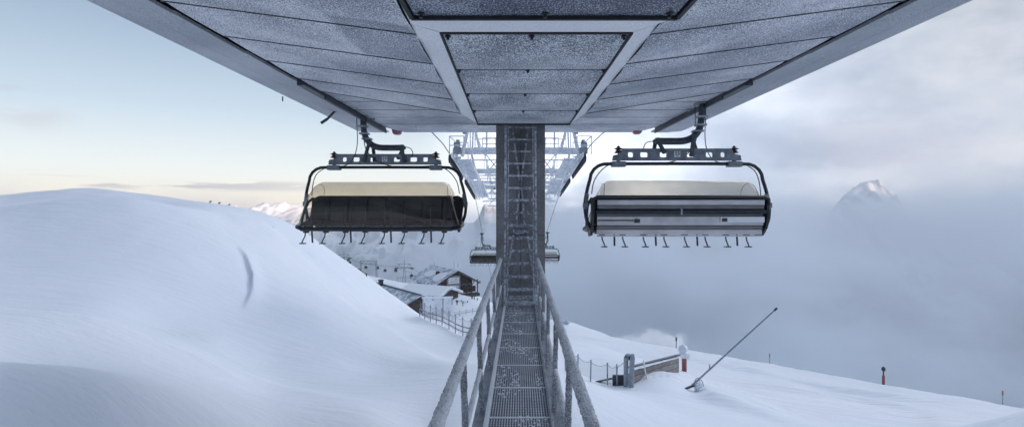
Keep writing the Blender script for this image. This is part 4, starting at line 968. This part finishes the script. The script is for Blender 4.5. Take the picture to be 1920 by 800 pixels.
def mast(px,py,d,hgt,label):
    p=P(px,py,d); t=thing('gondola_mast',p,label,'gondola mast','gondola masts')
    m=MB()
    for s_ in(-1,1): m.beam((s_*.9,0,-3),(s_*.28,0,hgt),.2,.2)
    for k_ in range(6): f0=1-.11*k_; m.beam((-.9*f0,0,hgt*k_/6),(.8*f0,0,hgt*(k_+1)/6),.1,.1)
    m.build('mast_post',M['steelgrey'],t)
    m=MB(); m.bb((-4.2,-.2,hgt),(4.2,.2,hgt+.35)); m.beam((-3.6,0,hgt+.3),(-2.6,0,hgt+2),.18,.18); m.beam((3.6,0,hgt+.3),(2.6,0,hgt+2),.18,.18); m.bb((-3.4,-.1,hgt+1.9),(3.4,.1,hgt+2.1)); m.beam((0,0,hgt),(0,0,hgt+4),.2,.2)
    m.beam((-2.6,0,hgt+2),(-1.4,0,hgt+.3),.14,.14); m.beam((2.6,0,hgt+2),(1.4,0,hgt+.3),.14,.14); m.build('cross_arm',M['steelgrey'],t)
    for s_ in(-1,1): MB().bb((s_*4.6,-1.4,hgt-.4),(s_*3.2,1.4,hgt+.02)).build('sheave_train',M['hanger'],t,bevel=.05)
    return t
mast(758,531,264,7.6,'tall steel gondola mast standing beside the lodge')
mast(645,500,330,5.6,'small far gondola mast rising over the snow mound')
m=MB(); a=P(744,524,245); b=P(800,521,225)
for k_ in range(16):
    q=a.lerp(b,k_/15); m.beam((q.x,q.y,q.z-1.5),(q.x,q.y,q.z+1.2),.12,.12)
m.beam(a+Vector((0,0,1.1)),b+Vector((0,0,1.1)),.1,.1); m.beam(a+Vector((0,0,.5)),b+Vector((0,0,.5)),.08,.08)
tag(m.build('terrace_fence',M['fence']),'low rimed fence running from the gondola mast to the lodge','fence')
# ------------------------------------------------------------------ fences
def fence(name,pts,label,rails=2,posth=2.0,netting=True,short=1.0):
    q0=pts[0]; r=thing(name,(q0[0],q0[1],hz(*q0)),label,'fence')
    tops=[]
    for i,(x,y) in enumerate(pts):
        z=hz(x,y); hgt=posth if i else posth*short
        m=MB(); m.tube([(x,y,z-.6),(x+random.uniform(-.05,.05),y,z+hgt)],.055,8); m.build('post',M['fence'],r,world=True); tops.append(Vector((x,y,z)))
    m=MB()
    for a,b in zip(tops[:-1],tops[1:]):
        for k_ in range(rails): m.beam(a+Vector((0,-.06,.45+.5*k_)),b+Vector((0,-.06,.45+.5*k_)),.05,.11)
    if rails: m.build('fence_rail',M['fence'],r,world=True)
    if netting:
        m=MB()
        for a,b in zip(tops[:-1],tops[1:]):
            n=6
            for k_ in range(n):
                t0,t1=k_/n,(k_+1)/n; s0=-.25*math.sin(math.pi*t0); s1=-.25*math.sin(math.pi*t1)
                p0=a.lerp(b,t0);p1=a.lerp(b,t1); m.quad(p0+Vector((0,.06,.15)),p1+Vector((0,.06,.15)),p1+Vector((0,.06,posth-.15+s1)),p0+Vector((0,.06,posth-.15+s0)))
        m.build('safety_net',M['net'],r,world=True)
        m=MB()
        for a,b in zip(tops[:-1],tops[1:]):
            pp=[a.lerp(b,t)+Vector((0,.05,posth-.15-.25*math.sin(math.pi*t))) for t in [k_/6 for k_ in range(7)]]; m.tube(pp,.012,5)
        m.build('net_cord',M['hanger'],r,world=True)
    return r
fp=[]
for k_,(px,d) in enumerate(((787,70),(796,68.2),(807,66.2),(818,64.2),(829,62.2),(842,60.2),(854,58.4),(868,56.6),(884,54.6),(902,52.6))): fp.append(((px-VX)*d/F,d))
fence('snow_fence',fp,'timber rail fence with net posts on the slope below the mound',2,2.0,True,.5)
fence('slope_fence',[((px-VX)*d/F,d) for px,d in ((1060,47),(1083,46),(1107,44.5),(1139,43),(1157,42.3))],'thin net fence with slim posts beside the plank retaining wall',0,1.75,True)

fence('terrace_barrier',[((px-VX)*d/F,d) for px,d in ((838,128),(850,131),(862,134),(874,137),(886,140),(898,143),(910,146))],'low net barrier crossing the snowy terrace in front of the lodge people',1,1.3,True)
# ------------------------------------------------------------------ retaining wall, pipes, snow guns, markers
w0=P(1184,722,42.0); w1=P(1273,701,50.0)
rw=thing('retaining_wall',(w0.x,w0.y,w0.z),'grey plank retaining wall half buried in drifted snow','retaining wall')
m=MB(); d_=(w1-w0); zt0=P(1184,694,42).z; zt1=P(1273,670,50).z
a=Vector((w0.x,w0.y,w0.z-1.2)); b=Vector((w1.x,w1.y,w1.z-1.2)); m.add([a,b,Vector((b.x,b.y,zt1)),Vector((a.x,a.y,zt0))]+[q+Vector((-.05,.35,0)) for q in (a,b,Vector((b.x,b.y,zt1)),Vector((a.x,a.y,zt0)))],[(0,1,2,3),(5,4,7,6),(3,2,6,7),(1,5,6,2),(0,3,7,4)])
o=m.build('plank_face',M['planks'],rw,world=True)
uvl=o.data.uv_layers.new(name='uv')
for p_ in o.data.polygons:
    for li in p_.loop_indices:
        co=o.data.vertices[o.data.loops[li].vertex_index].co; uvl.data[li].uv=(math.hypot(co.x,co.y),co.z-(zt0-w0.z)-(math.hypot(co.x,co.y)/10.0)*(zt1-zt0)*0.9)
m=MB(); aa=Vector((w0.x,w0.y+.15,zt0+.06)); b_=Vector((w1.x,w1.y+.15,zt1+.06)); pr=None
for k_ in range(15):
    q=aa.lerp(b_,k_/15); q2=aa.lerp(b_,(k_+1)/15); hh=.05+.06*random.random(); m.beam(q,q2,.42+.08*random.random(),hh)
m.build('snow_cap',M['snowcap'],rw,world=True)
m=MB(); m.beam(Vector((w0.x-.2,w0.y+.3,zt0+.16)),Vector((w1.x+.1,w1.y+.3,zt1+.2)),.3,.07); m.build('cap_board',M['hanger'],rw,world=True)
m=MB(); q=w0.lerp(w1,.22); m.tube([(q.x,q.y-.1,zt0+.35),(q.x+.05,q.y-.25,zt0-.35),(q.x+.2,q.y-.35,w0.z+.1)],.06,8); m.build('frozen_hose',M['snowcap'],rw,world=True)
m=MB(); q0=P(1101,719,45.5); q1=P(1182,701,42.4); m.beam(q0,q1,.3,.14); m.bb((q1.x-1.4,q1.y,q1.z-.9),(q1.x,q1.y+.2,q1.z-.08)); m.build('low_curb',M['hanger'],rw,world=True)
vp=thing('vent_pipe',P(1175,725,41.3),'grey twin vent pipes with hooked dark outlet beside the retaining wall','vent pipe')
m=MB(); a=P(1174,730,41.5); t=P(1174,675,41.5); m.tube(smoothpath([a,t,P(1175,669,41.5),P(1178.5,666.5,41.6),P(1183,668,41.7),P(1184,671,41.7)],5),.19,14); m.build('curved_pipe',M['steelgrey'],vp,world=True,smooth=True)
m=MB(); m.tube([P(1183.5,728,41.0),P(1185,678,41.0),P(1186,672,41.0),P(1186.5,666,41.0),P(1186.5,663,41.0)],[.2,.2,.2,.13,.12],14); m.build('straight_pipe',M['steelgrey'],vp,world=True,smooth=True)
m=MB(); c0=P(1183,671,41.4); m.cyl(c0,c0+Vector((.02,-.28,-.05)),.2,14); m.build('pipe_mouth',M['black'],vp,world=True)
m=MB(); m.tube([P(1174,676,41.5),P(1158,688,42),P(1157,700,42)],.02,6); m.build('guy_wire',M['hanger'],vp,world=True)
# snow lance
ln=thing('snow_lance',P(1306,738,43),'long slanted snow lance rising from a small snow caked base','snow lance')
a=P(1304,716,43); b=P(1457,577,42.6)
m=MB(); m.tube([a+(a-b).normalized()*.6,b],[.075,.055],10); m.build('lance_tube',M['steelgrey'],ln,world=True,smooth=True)
m=MB(); m.tube([b+(a-b).normalized()*.3,b],.085,10); m.build('lance_head',M['hanger'],ln,world=True)
m=MB(); m.beam(P(1263,737,42.4),P(1303,721,43),.14,.14); m.beam(P(1264,737,42.4),P(1264,741,42.4),.1,.1); m.build('support_leg',M['hanger'],ln,world=True)
m=MB(); m.tube([P(1309,745,43),P(1308,716,43)],.26,8,.15); m.box(P(1313,734,43),(.75,.6,.75),.4); m.box(P(1309,722,43),(.6,.5,.45),.2); m.box(P(1316,739,42.8),(.5,.5,.3),.9); m.build('base_housing',M['tower'],ln,world=True,bevel=.08)
m=MB(); m.tube(smoothpath([P(1309,709,43),P(1316,713,43),P(1319,722,43),P(1321,733,43)],5),.03,6); m.tube(smoothpath([P(1302,722,42.8),P(1304,711,42.8),P(1309,708,42.8),P(1313,716,42.8)],5),.03,6); m.beam(P(1330,692,43),P(1331,682,43),.06,.06); m.build('hose',M['steelgrey'],ln,world=True)
# fan gun
q=P(1283,697,68); q.z=hz(q.x,q.y)
fg=thing('fan_snow_gun',q,'rime covered fan snow gun on a red padded pole beyond the wall','snow gun')
m=MB(); m.tube([q+Vector((0,0,-.4)),q+Vector((0,0,1.9))],.30,14); m.build('red_pole_padding',M['red'],fg,world=True,smooth=True)
m=MB(); m.box(q+Vector((0,0,2.2)),(1.1,.9,.6)); m.box(q+Vector((.3,0,1.95)),(.5,.7,.3)); m.tube([q+Vector((-.55,-.9,3.25)),q+Vector((0,0,3.0)),q+Vector((.3,.6,2.9))],[.5,.47,.36],16,.06); m.tube([q+Vector((0,0,2.3)),q+Vector((0,0,2.9))],.3,10,.1); m.build('fan_housing',M['tower'],fg,world=True,bevel=.06)
m=MB(); m.tube([q+Vector((-.6,-.98,3.27)),q+Vector((-.57,-.93,3.26))],.3,16); m.build('fan_mouth',M['tower'],fg,world=True)
# pole gun on the skyline
q=P(1656.5,726,97); q.z=hz(q.x,q.y)
pg=thing('hydrant_pole',q,'slim dark hydrant pole with red sleeve on the ridge','hydrant pole')
m=MB(); m.tube([q+Vector((0,0,-.5)),q+Vector((0,0,2.0))],.24,12); m.build('red_sleeve',M['red'],pg,world=True)
m=MB(); m.tube([q+Vector((0,0,2.0)),q+Vector((0,0,3.1))],.11,10); m.tube([q+Vector((0,0,2.8)),q+Vector((0,0,3.1)),q+Vector((0,0,3.5)),q+Vector((0,0,3.7))],[.1,.36,.3,.1],10,.1); m.build('pole_head',M['hanger'],pg,world=True)
for px,py,d,hgt,lb,mt in ((1268,652,108,2.5,'thin grey marker pole behind the fan snow gun','steelgrey'),(1443,684,105,2.4,'thin pale marker pole on the ridge above the snow lance','steelgrey'),(1880,761,90,2.7,'thin red tipped marker pole farthest out on the ridge','steelgrey')):
    q=P(px,py,d); q.z=hz(q.x,q.y); t_=thing('piste_marker',q,lb,'piste marker','marker poles along the ridge')
    m=MB(); m.tube([q+Vector((0,0,-.5)),q+Vector((0,0,hgt))],.055 if px!=1268 else .11,8); m.build('pole',M[mt],t_,world=True)
    m=MB(); m.tube([q+Vector((0,0,hgt-.7)),q+Vector((0,0,hgt+.05))],.09 if px!=1268 else .17,8); m.build('pole_tip',M['red' if px!=1268 else 'hanger'],t_,world=True)
# small things on the mound
for px,py,d,lb in ((394,383,66,'frosted grass tuft poking from the mound crest, leftmost of three'),(411,386,66,'small frosted grass tuft between two others on the mound crest'),(430,389,66.3,'hooked frosted grass tuft on the mound crest, nearest the peaks')):
    q=P(px,py,d); q.z=hz(q.x,q.y)
    m=MB()
    for k_ in range(9):
        a_=random.uniform(0,6.28); l_=random.uniform(.12,.28); cv=random.uniform(.1,.35)
        m.tube(smoothpath([q+Vector((0,0,-.1)),q+Vector((cv*.3-.1,math.sin(a_)*.1,l_*.7)),q+Vector((cv-.15,math.sin(a_)*.2,l_))],3),[.03]*6+[.012],5)
    tag(m.build('grass_tuft',M['fence']),lb,'grass tuft','grass tufts on the mound')
def rock(px,py,d,s,label):
    q=P(px,py,d); q.z=hz(q.x,q.y)+s*.05
    bm=bmesh.new(); bmesh.ops.create_icosphere(bm,subdivisions=2,radius=s)
    for v in bm.verts: v.co*=1+.35*noise.noise(v.co*2.3/s+Vector((px,py,0))); v.co.z*=.6
    me=bpy.data.meshes.new('rock'); bm.to_mesh(me); bm.free(); me.materials.append(M['rock']); o=bpy.data.objects.new('rock',me); COL.objects.link(o); o.location=q
    tag(o,label,'rock','rocks poking through the snow')
for i,(px,py,s,lb) in enumerate(((672,514,.45,'long dark rock, highest of the cluster on the mound flank'),(675,517,.3,'dark rock just below the highest one of the cluster'),(678,520,.3,'small dark rock in the middle of the cluster on the flank'),(682,524.5,.3,'dark rock lowest of the cluster on the mound flank'),(675,523,.22,'smallest dark rock of the cluster, on its uphill side'))): rock(px,py,84,s,lb)
q=P(687,534,80); q.z=hz(q.x,q.y); m=MB(); m.tube([q+Vector((0,0,-.3)),q+Vector((0,0,.55))],.09,8); m.box(q+Vector((0,0,.6)),(.22,.18,.12)); tag(m.build('stake',M['wood']),'short dark stake on the snow below the rock cluster','stake')
# ------------------------------------------------------------------ rimed bush by the ridge start
q=P(1062,607,112); q.z=hz(q.x,q.y); bsh=thing('rimed_bush',q,'small white rime covered bush where the ridge begins behind the handrail','bush')
m=MB()
for k_ in range(120):
    a_=random.uniform(0,6.28); el=random.uniform(.15,1.4); l_=random.uniform(.4,1.0); v=Vector((math.cos(a_)*math.cos(el),math.sin(a_)*math.cos(el),math.sin(el)))
    m.tube([Vector((random.uniform(-.5,.5),0,-.1)),v*l_*.6,v*l_*1.2+Vector((0,0,.1))],[.05,.06,.03],5)
m.build('twigs',M['tower'],bsh)


def fog_bank():
    m=MB(); m.bb((-2600,230,-1000),(3600,2900,400)); 
    mt,nt,b=newmat('drifting valley fog'); out=nt.nodes['Material Output']; nt.nodes.remove(b)
    ge=N(nt,'ShaderNodeTexCoord'); sp=N(nt,'ShaderNodeSeparateXYZ'); L(nt,ge.outputs['Object'],sp.inputs[0])
    mp=N(nt,'ShaderNodeMapping'); mp.inputs['Scale'].default_value=(1,1,2.0); L(nt,ge.outputs['Object'],mp.inputs[0])
    n=N(nt,'ShaderNodeTexNoise',i_Scale=0.0022,i_Detail=5.0,i_Roughness=.58); L(nt,mp.outputs[0],n.inputs['Vector'])
    def mth(op,a,b_,c=None,cl=False):
        q=N(nt,'ShaderNodeMath',operation=op); q.use_clamp=cl
        for i,v in enumerate((a,b_,c)):
            if v is None: continue
            if isinstance(v,(int,float)): q.inputs[i].default_value=v
            else: L(nt,v,q.inputs[i])
        return q.outputs[0]
    def mr(src,a,b_,c,d):
        q=N(nt,'ShaderNodeMapRange'); q.interpolation_type='SMOOTHSTEP'
        for i,v in ((1,a),(2,b_),(3,c),(4,d)): q.inputs[i].default_value=v
        L(nt,src,q.inputs[0]); return q.outputs[0]
    n2=N(nt,'ShaderNodeTexNoise',i_Scale=0.0075,i_Detail=4.0,i_Roughness=.6); L(nt,mp.outputs[0],n2.inputs['Vector'])
    top=mth('ADD',mr(sp.outputs['X'],-700,150,FOG_TOP_L,FOG_TOP_R),mr(sp.outputs['X'],330,950,0,-560))
    h=mth('SUBTRACT',top,sp.outputs['Z'])                  # metres below the fog's top
    h=mth('ADD',h,mth('MULTIPLY',mth('SUBTRACT',n.outputs['Fac'],.5),1150.0))
    dens=mr(h,0,260,0,FOG_D)
    dens=mth('MULTIPLY',dens,mr(n2.outputs['Fac'],.36,.62,.12,1.25))
    dens=mth('ADD',dens,mth('ADD',mr(sp.outputs['Z'],-70,10,.00042,.00007),mth('MULTIPLY',mr(sp.outputs['X'],250,1100,0,.00125),mth('MULTIPLY',mr(mth('ADD',sp.outputs['Z'],mth('MULTIPLY',mth('SUBTRACT',n2.outputs['Fac'],.5),-330.0)),-5,82,1,.07),mr(sp.outputs['Z'],-70,-330,1,.16)))))
    # fades out towards the faces of its box
    for ax,a,b_ in (('Y',230,420),('Z',250,170)): dens=mth('MULTIPLY',dens,mr(sp.outputs[ax],a,b_,0,1))
    # ragged cloud caught on the peaks of the far side, high enough to catch the sun
    cap=mth('MULTIPLY',mr(sp.outputs['Z'],170,230,0,1),mr(sp.outputs['Z'],395,300,0,1)); cap=mth('MULTIPLY',cap,mth('MULTIPLY',mr(sp.outputs['X'],900,1400,0,1),mr(sp.outputs['X'],1700,1950,1,0))); cap=mth('MULTIPLY',cap,mr(sp.outputs['Y'],1900,2200,0,1))
    dens=mth('ADD',dens,mth('MULTIPLY',cap,mr(n2.outputs['Fac'],.40,.56,0,.004)))
    pv=N(nt,'ShaderNodeVolumePrincipled'); pv.inputs['Color'].default_value=(.86,.905,.955,1); pv.inputs['Anisotropy'].default_value=.25; L(nt,dens,pv.inputs['Density'])
    L(nt,pv.outputs[0],out.inputs['Volume'])
    o=m.build('fog_bank',mt); structure(o,'stuff')
FOG_TOP_L=-330; FOG_TOP_R=110; FOG_D=.0032
fog_bank()
def puff():
    bm=bmesh.new(); bmesh.ops.create_icosphere(bm,subdivisions=3,radius=1)
    for v in bm.verts: v.co=Vector((v.co.x*16,v.co.y*12,v.co.z*6.5))
    me=bpy.data.meshes.new('blowing_snow'); bm.to_mesh(me); bm.free()
    mt,nt,b=newmat('blowing snow cloud'); out=nt.nodes['Material Output']; nt.nodes.remove(b)
    tc=N(nt,'ShaderNodeTexCoord'); n=N(nt,'ShaderNodeTexNoise',i_Scale=.22,i_Detail=8.0,i_Roughness=.66); L(nt,tc.outputs['Object'],n.inputs['Vector'])
    ln_=N(nt,'ShaderNodeVectorMath',operation='MULTIPLY'); ln_.inputs[1].default_value=(1/16,1/12,1/6.5); L(nt,tc.outputs['Object'],ln_.inputs[0])
    le=N(nt,'ShaderNodeVectorMath',operation='LENGTH'); L(nt,ln_.outputs[0],le.inputs[0])
    a=N(nt,'ShaderNodeMath',operation='MULTIPLY_ADD'); a.inputs[1].default_value=-.55; L(nt,le.outputs['Value'],a.inputs[0]); L(nt,n.outputs['Fac'],a.inputs[2])
    mr=N(nt,'ShaderNodeMapRange'); mr.inputs[1].default_value=.16; mr.inputs[2].default_value=.34; mr.inputs[4].default_value=.45; L(nt,a.outputs[0],mr.inputs[0])
    pv=N(nt,'ShaderNodeVolumePrincipled'); pv.inputs['Color'].default_value=(1,1,1,1); L(nt,mr.outputs[0],pv.inputs['Density']); L(nt,pv.outputs[0],out.inputs['Volume'])
    me.materials.append(mt); o=bpy.data.objects.new('blowing_snow',me); COL.objects.link(o); o.location=P(1228,646,165); structure(o,'stuff')
puff()
scene.cycles.volume_step_rate=0.35; scene.cycles.volume_max_steps=96

# ------------------------------------------------------------------ world
w=bpy.data.worlds.new('World'); scene.world=w; w.use_nodes=True; nt=w.node_tree
bg=nt.nodes['Background']; sky=N(nt,'ShaderNodeTexSky'); sky.sky_type='NISHITA'; sky.sun_disc=False; sky.sun_elevation=SUN_EL; sky.sun_rotation=SUN_AZ; sky.altitude=2200; sky.air_density=1.0; sky.dust_density=1.4; sky.ozone_density=1.6
tc=N(nt,'ShaderNodeTexCoord'); sp=N(nt,'ShaderNodeSeparateXYZ'); L(nt,tc.outputs['Generated'],sp.inputs[0])
def math_(op,a=None,b=None,c=None,clamp=False):
    n=N(nt,'ShaderNodeMath',operation=op); n.use_clamp=clamp
    for i,v in enumerate((a,b,c)):
        if v is None: continue
        if isinstance(v,(int,float)): n.inputs[i].default_value=v
        else: L(nt,v,n.inputs[i])
    return n.outputs[0]
def mixc(f,a,b,bt='MIX'):
    n=N(nt,'ShaderNodeMix',data_type='RGBA',blend_type=bt)
    for k_,v in ((0,f),(6,a),(7,b)):
        if isinstance(v,tuple): n.inputs[k_].default_value=v
        elif isinstance(v,(int,float)): n.inputs[k_].default_value=v
        else: L(nt,v,n.inputs[k_])
    return n.outputs[2]
def mrange(src,a,b,c=0,d=1,sm=True):
    n=N(nt,'ShaderNodeMapRange'); n.interpolation_type='SMOOTHSTEP' if sm else 'LINEAR'
    for k_,v in ((1,a),(2,b),(3,c),(4,d)): n.inputs[k_].default_value=v
    L(nt,src,n.inputs[0]); return n.outputs[0]
def wnoise(scale,detail=5,rough=.55,vec=None,sc=(1,1,1),loc=(0,0,0)):
    mp=N(nt,'ShaderNodeMapping'); mp.inputs['Scale'].default_value=sc; mp.inputs['Location'].default_value=loc; L(nt,tc.outputs['Generated'],mp.inputs[0])
    n=N(nt,'ShaderNodeTexNoise',i_Scale=scale,i_Detail=float(detail),i_Roughness=rough); L(nt,mp.outputs[0],n.inputs['Vector']); return n.outputs['Fac']
X_,Y_,Z_=sp.outputs
el=Z_
SK=1.0
# clear sky: Nishita tinted toward the pale cold blue / cream horizon of the photo
grad=ramp(nt,mrange(el,-.25,.75,0,1,False),[(0.0,(1.6,1.75,2.0,1)),(0.24,(4.2,3.5,2.95,1)),(0.268,(4.5,4.1,3.65,1)),(0.31,(4.2,4.25,4.2,1)),(0.41,(2.75,3.2,3.65,1)),(0.56,(1.5,1.95,2.55,1)),(0.70,(1.75,2.3,3.25,1)),(1.0,(1.75,2.3,3.3,1))])
clear=mixc(0.88,sky.outputs[0],grad.outputs[0])
# high veil and fog on the valley side (clouds of the sky itself)
n1=wnoise(2.2,6,.55,sc=(1,1,2.2),loc=(3,1,2)); n2=wnoise(5.5,6,.6,sc=(1,1,2.0),loc=(7,2,1)); n3=wnoise(1.1,3,.5,loc=(1,5,4))
az_=math_('ADD',X_,math_('MULTIPLY',math_('SUBTRACT',n3,.5),.5))
veil=mrange(az_,-.22,.12)
cloudcol=ramp(nt,math_('ADD',math_('MULTIPLY',n1,.6),math_('MULTIPLY',n2,.4)),[(0.36,(2.9,3.35,4.1,1)),(0.5,(4.9,5.2,5.8,1)),(0.62,(6.6,6.5,6.6,1))])
# brighter towards the middle of the view, duller high up and to the far side
ctr=math_('MULTIPLY',mrange(math_('ABSOLUTE',math_('SUBTRACT',X_,.12)),.0,.52,1.5,.60),mrange(el,.12,.75,1.0,.62))
cc=N(nt,'ShaderNodeVectorMath',operation='SCALE'); L(nt,cloudcol.outputs[0],cc.inputs[0]); L(nt,ctr,cc.inputs['Scale'])
front=mrange(Y_,-.15,.35)
skyc=mixc(math_('MULTIPLY',veil,math_('MULTIPLY',math_('MULTIPLY',front,mrange(el,.5,.33)),.93)),clear,cc.outputs[0])
# thin cloud streaks low over the far peaks and at the left edge
st=wnoise(6.0,5,.55,sc=(1,1,9),loc=(2,3,0)); 
m1=math_('MULTIPLY',mrange(st,.47,.55),math_('MULTIPLY',mrange(math_('ABSOLUTE',math_('SUBTRACT',el,.037)),.003,.012,1,0),mrange(X_,-.20,-.52,0,1)))
m2=math_('MULTIPLY',mrange(wnoise(3.5,5,.6,sc=(1,1,4),loc=(9,1,3)),.46,.60),math_('MULTIPLY',mrange(math_('ABSOLUTE',math_('SUBTRACT',el,.145)),.01,.05,1,0),mrange(X_,-.62,-.69,0,1)))
skyc=mixc(math_('MULTIPLY',m1,.75),skyc,(2.5,2.45,2.6,1)); skyc=mixc(math_('MULTIPLY',m2,.6),skyc,(2.6,2.4,2.5,1))
# valley filled with fog below the horizon
vf=ramp(nt,math_('ADD',math_('MULTIPLY',wnoise(3.0,7,.58,sc=(1,1,1.8),loc=(4,4,1)),.65),math_('MULTIPLY',wnoise(9,5,.6,sc=(1,1,1.5)),.35)),[(0.34,(1.8,2.25,3.1,1)),(0.5,(3.6,4.0,4.8,1)),(0.66,(5.6,5.9,6.4,1))])
vfc=N(nt,'ShaderNodeVectorMath',operation='SCALE'); L(nt,vf.outputs[0],vfc.inputs[0])
L(nt,math_('MULTIPLY',mrange(math_('ABSOLUTE',math_('SUBTRACT',X_,.05)),.0,.65,1.15,.62),mrange(el,-.35,.0,.62,1.1)),vfc.inputs['Scale'])
side=N(nt,'ShaderNodeVectorMath',operation='SCALE'); L(nt,skyc,side.inputs[0]); L(nt,math_('ADD',1.0,math_('MULTIPLY',mrange(el,.30,.45),mrange(math_('ADD',X_,math_('MULTIPLY',Y_,.35)),-.7,.7,-.72,.2))),side.inputs['Scale']); skyc=side.outputs[0]
dp=N(nt,'ShaderNodeVectorMath',operation='DOT_PRODUCT'); L(nt,tc.outputs['Generated'],dp.inputs[0]); dp.inputs[1].default_value=Vector((.74,.42,.53)).normalized()
lobe=math_('MULTIPLY',math_('POWER',math_('MAXIMUM',dp.outputs['Value'],0.0),7.0),mrange(el,.30,.42))  # added bright lobe of sky above the view, lights the snow from the right
skyc=mixc(lobe,skyc,(11.5,11.9,13,1))
below=mrange(math_('ADD',el,math_('MULTIPLY',math_('SUBTRACT',n1,.5),.22)),.04,-.09)
skyc=mixc(math_('MULTIPLY',below,1.0),skyc,vfc.outputs[0])
L(nt,skyc,bg.inputs[0]); bg.inputs[1].default_value=0.14
su=bpy.data.lights.new('sun','SUN'); su.energy=3.4; su.angle=R(.5); su.color=(1.0,.66,.42)
so=bpy.data.objects.new('sun',su); COL.objects.link(so); so.rotation_euler=sd.to_track_quat('Z','Y').to_euler()

cam=bpy.data.cameras.new('camera'); co=bpy.data.objects.new('camera',cam); COL.objects.link(co); scene.camera=co
co.location=(0,0,0); co.rotation_euler=(R(90),0,0); cam.sensor_width=36; cam.lens=36*F/1920; cam.shift_x=-(VX-960)/1920; cam.shift_y=-(400-VY)/1920; cam.clip_start=.1; cam.clip_end=80000
vs_=scene.view_settings; vs_.view_transform='Standard'; vs_.look='None'; vs_.exposure=0.74; vs_.gamma=1.0; vs_.use_curve_mapping=False
cy=scene.cycles; cy.use_denoising=True; cy.max_bounces=10; cy.diffuse_bounces=4; cy.glossy_bounces=3; cy.transparent_max_bounces=12; cy.transmission_bounces=4; cy.volume_bounces=5; cy.use_adaptive_sampling=True; cy.sample_clamp_indirect=10
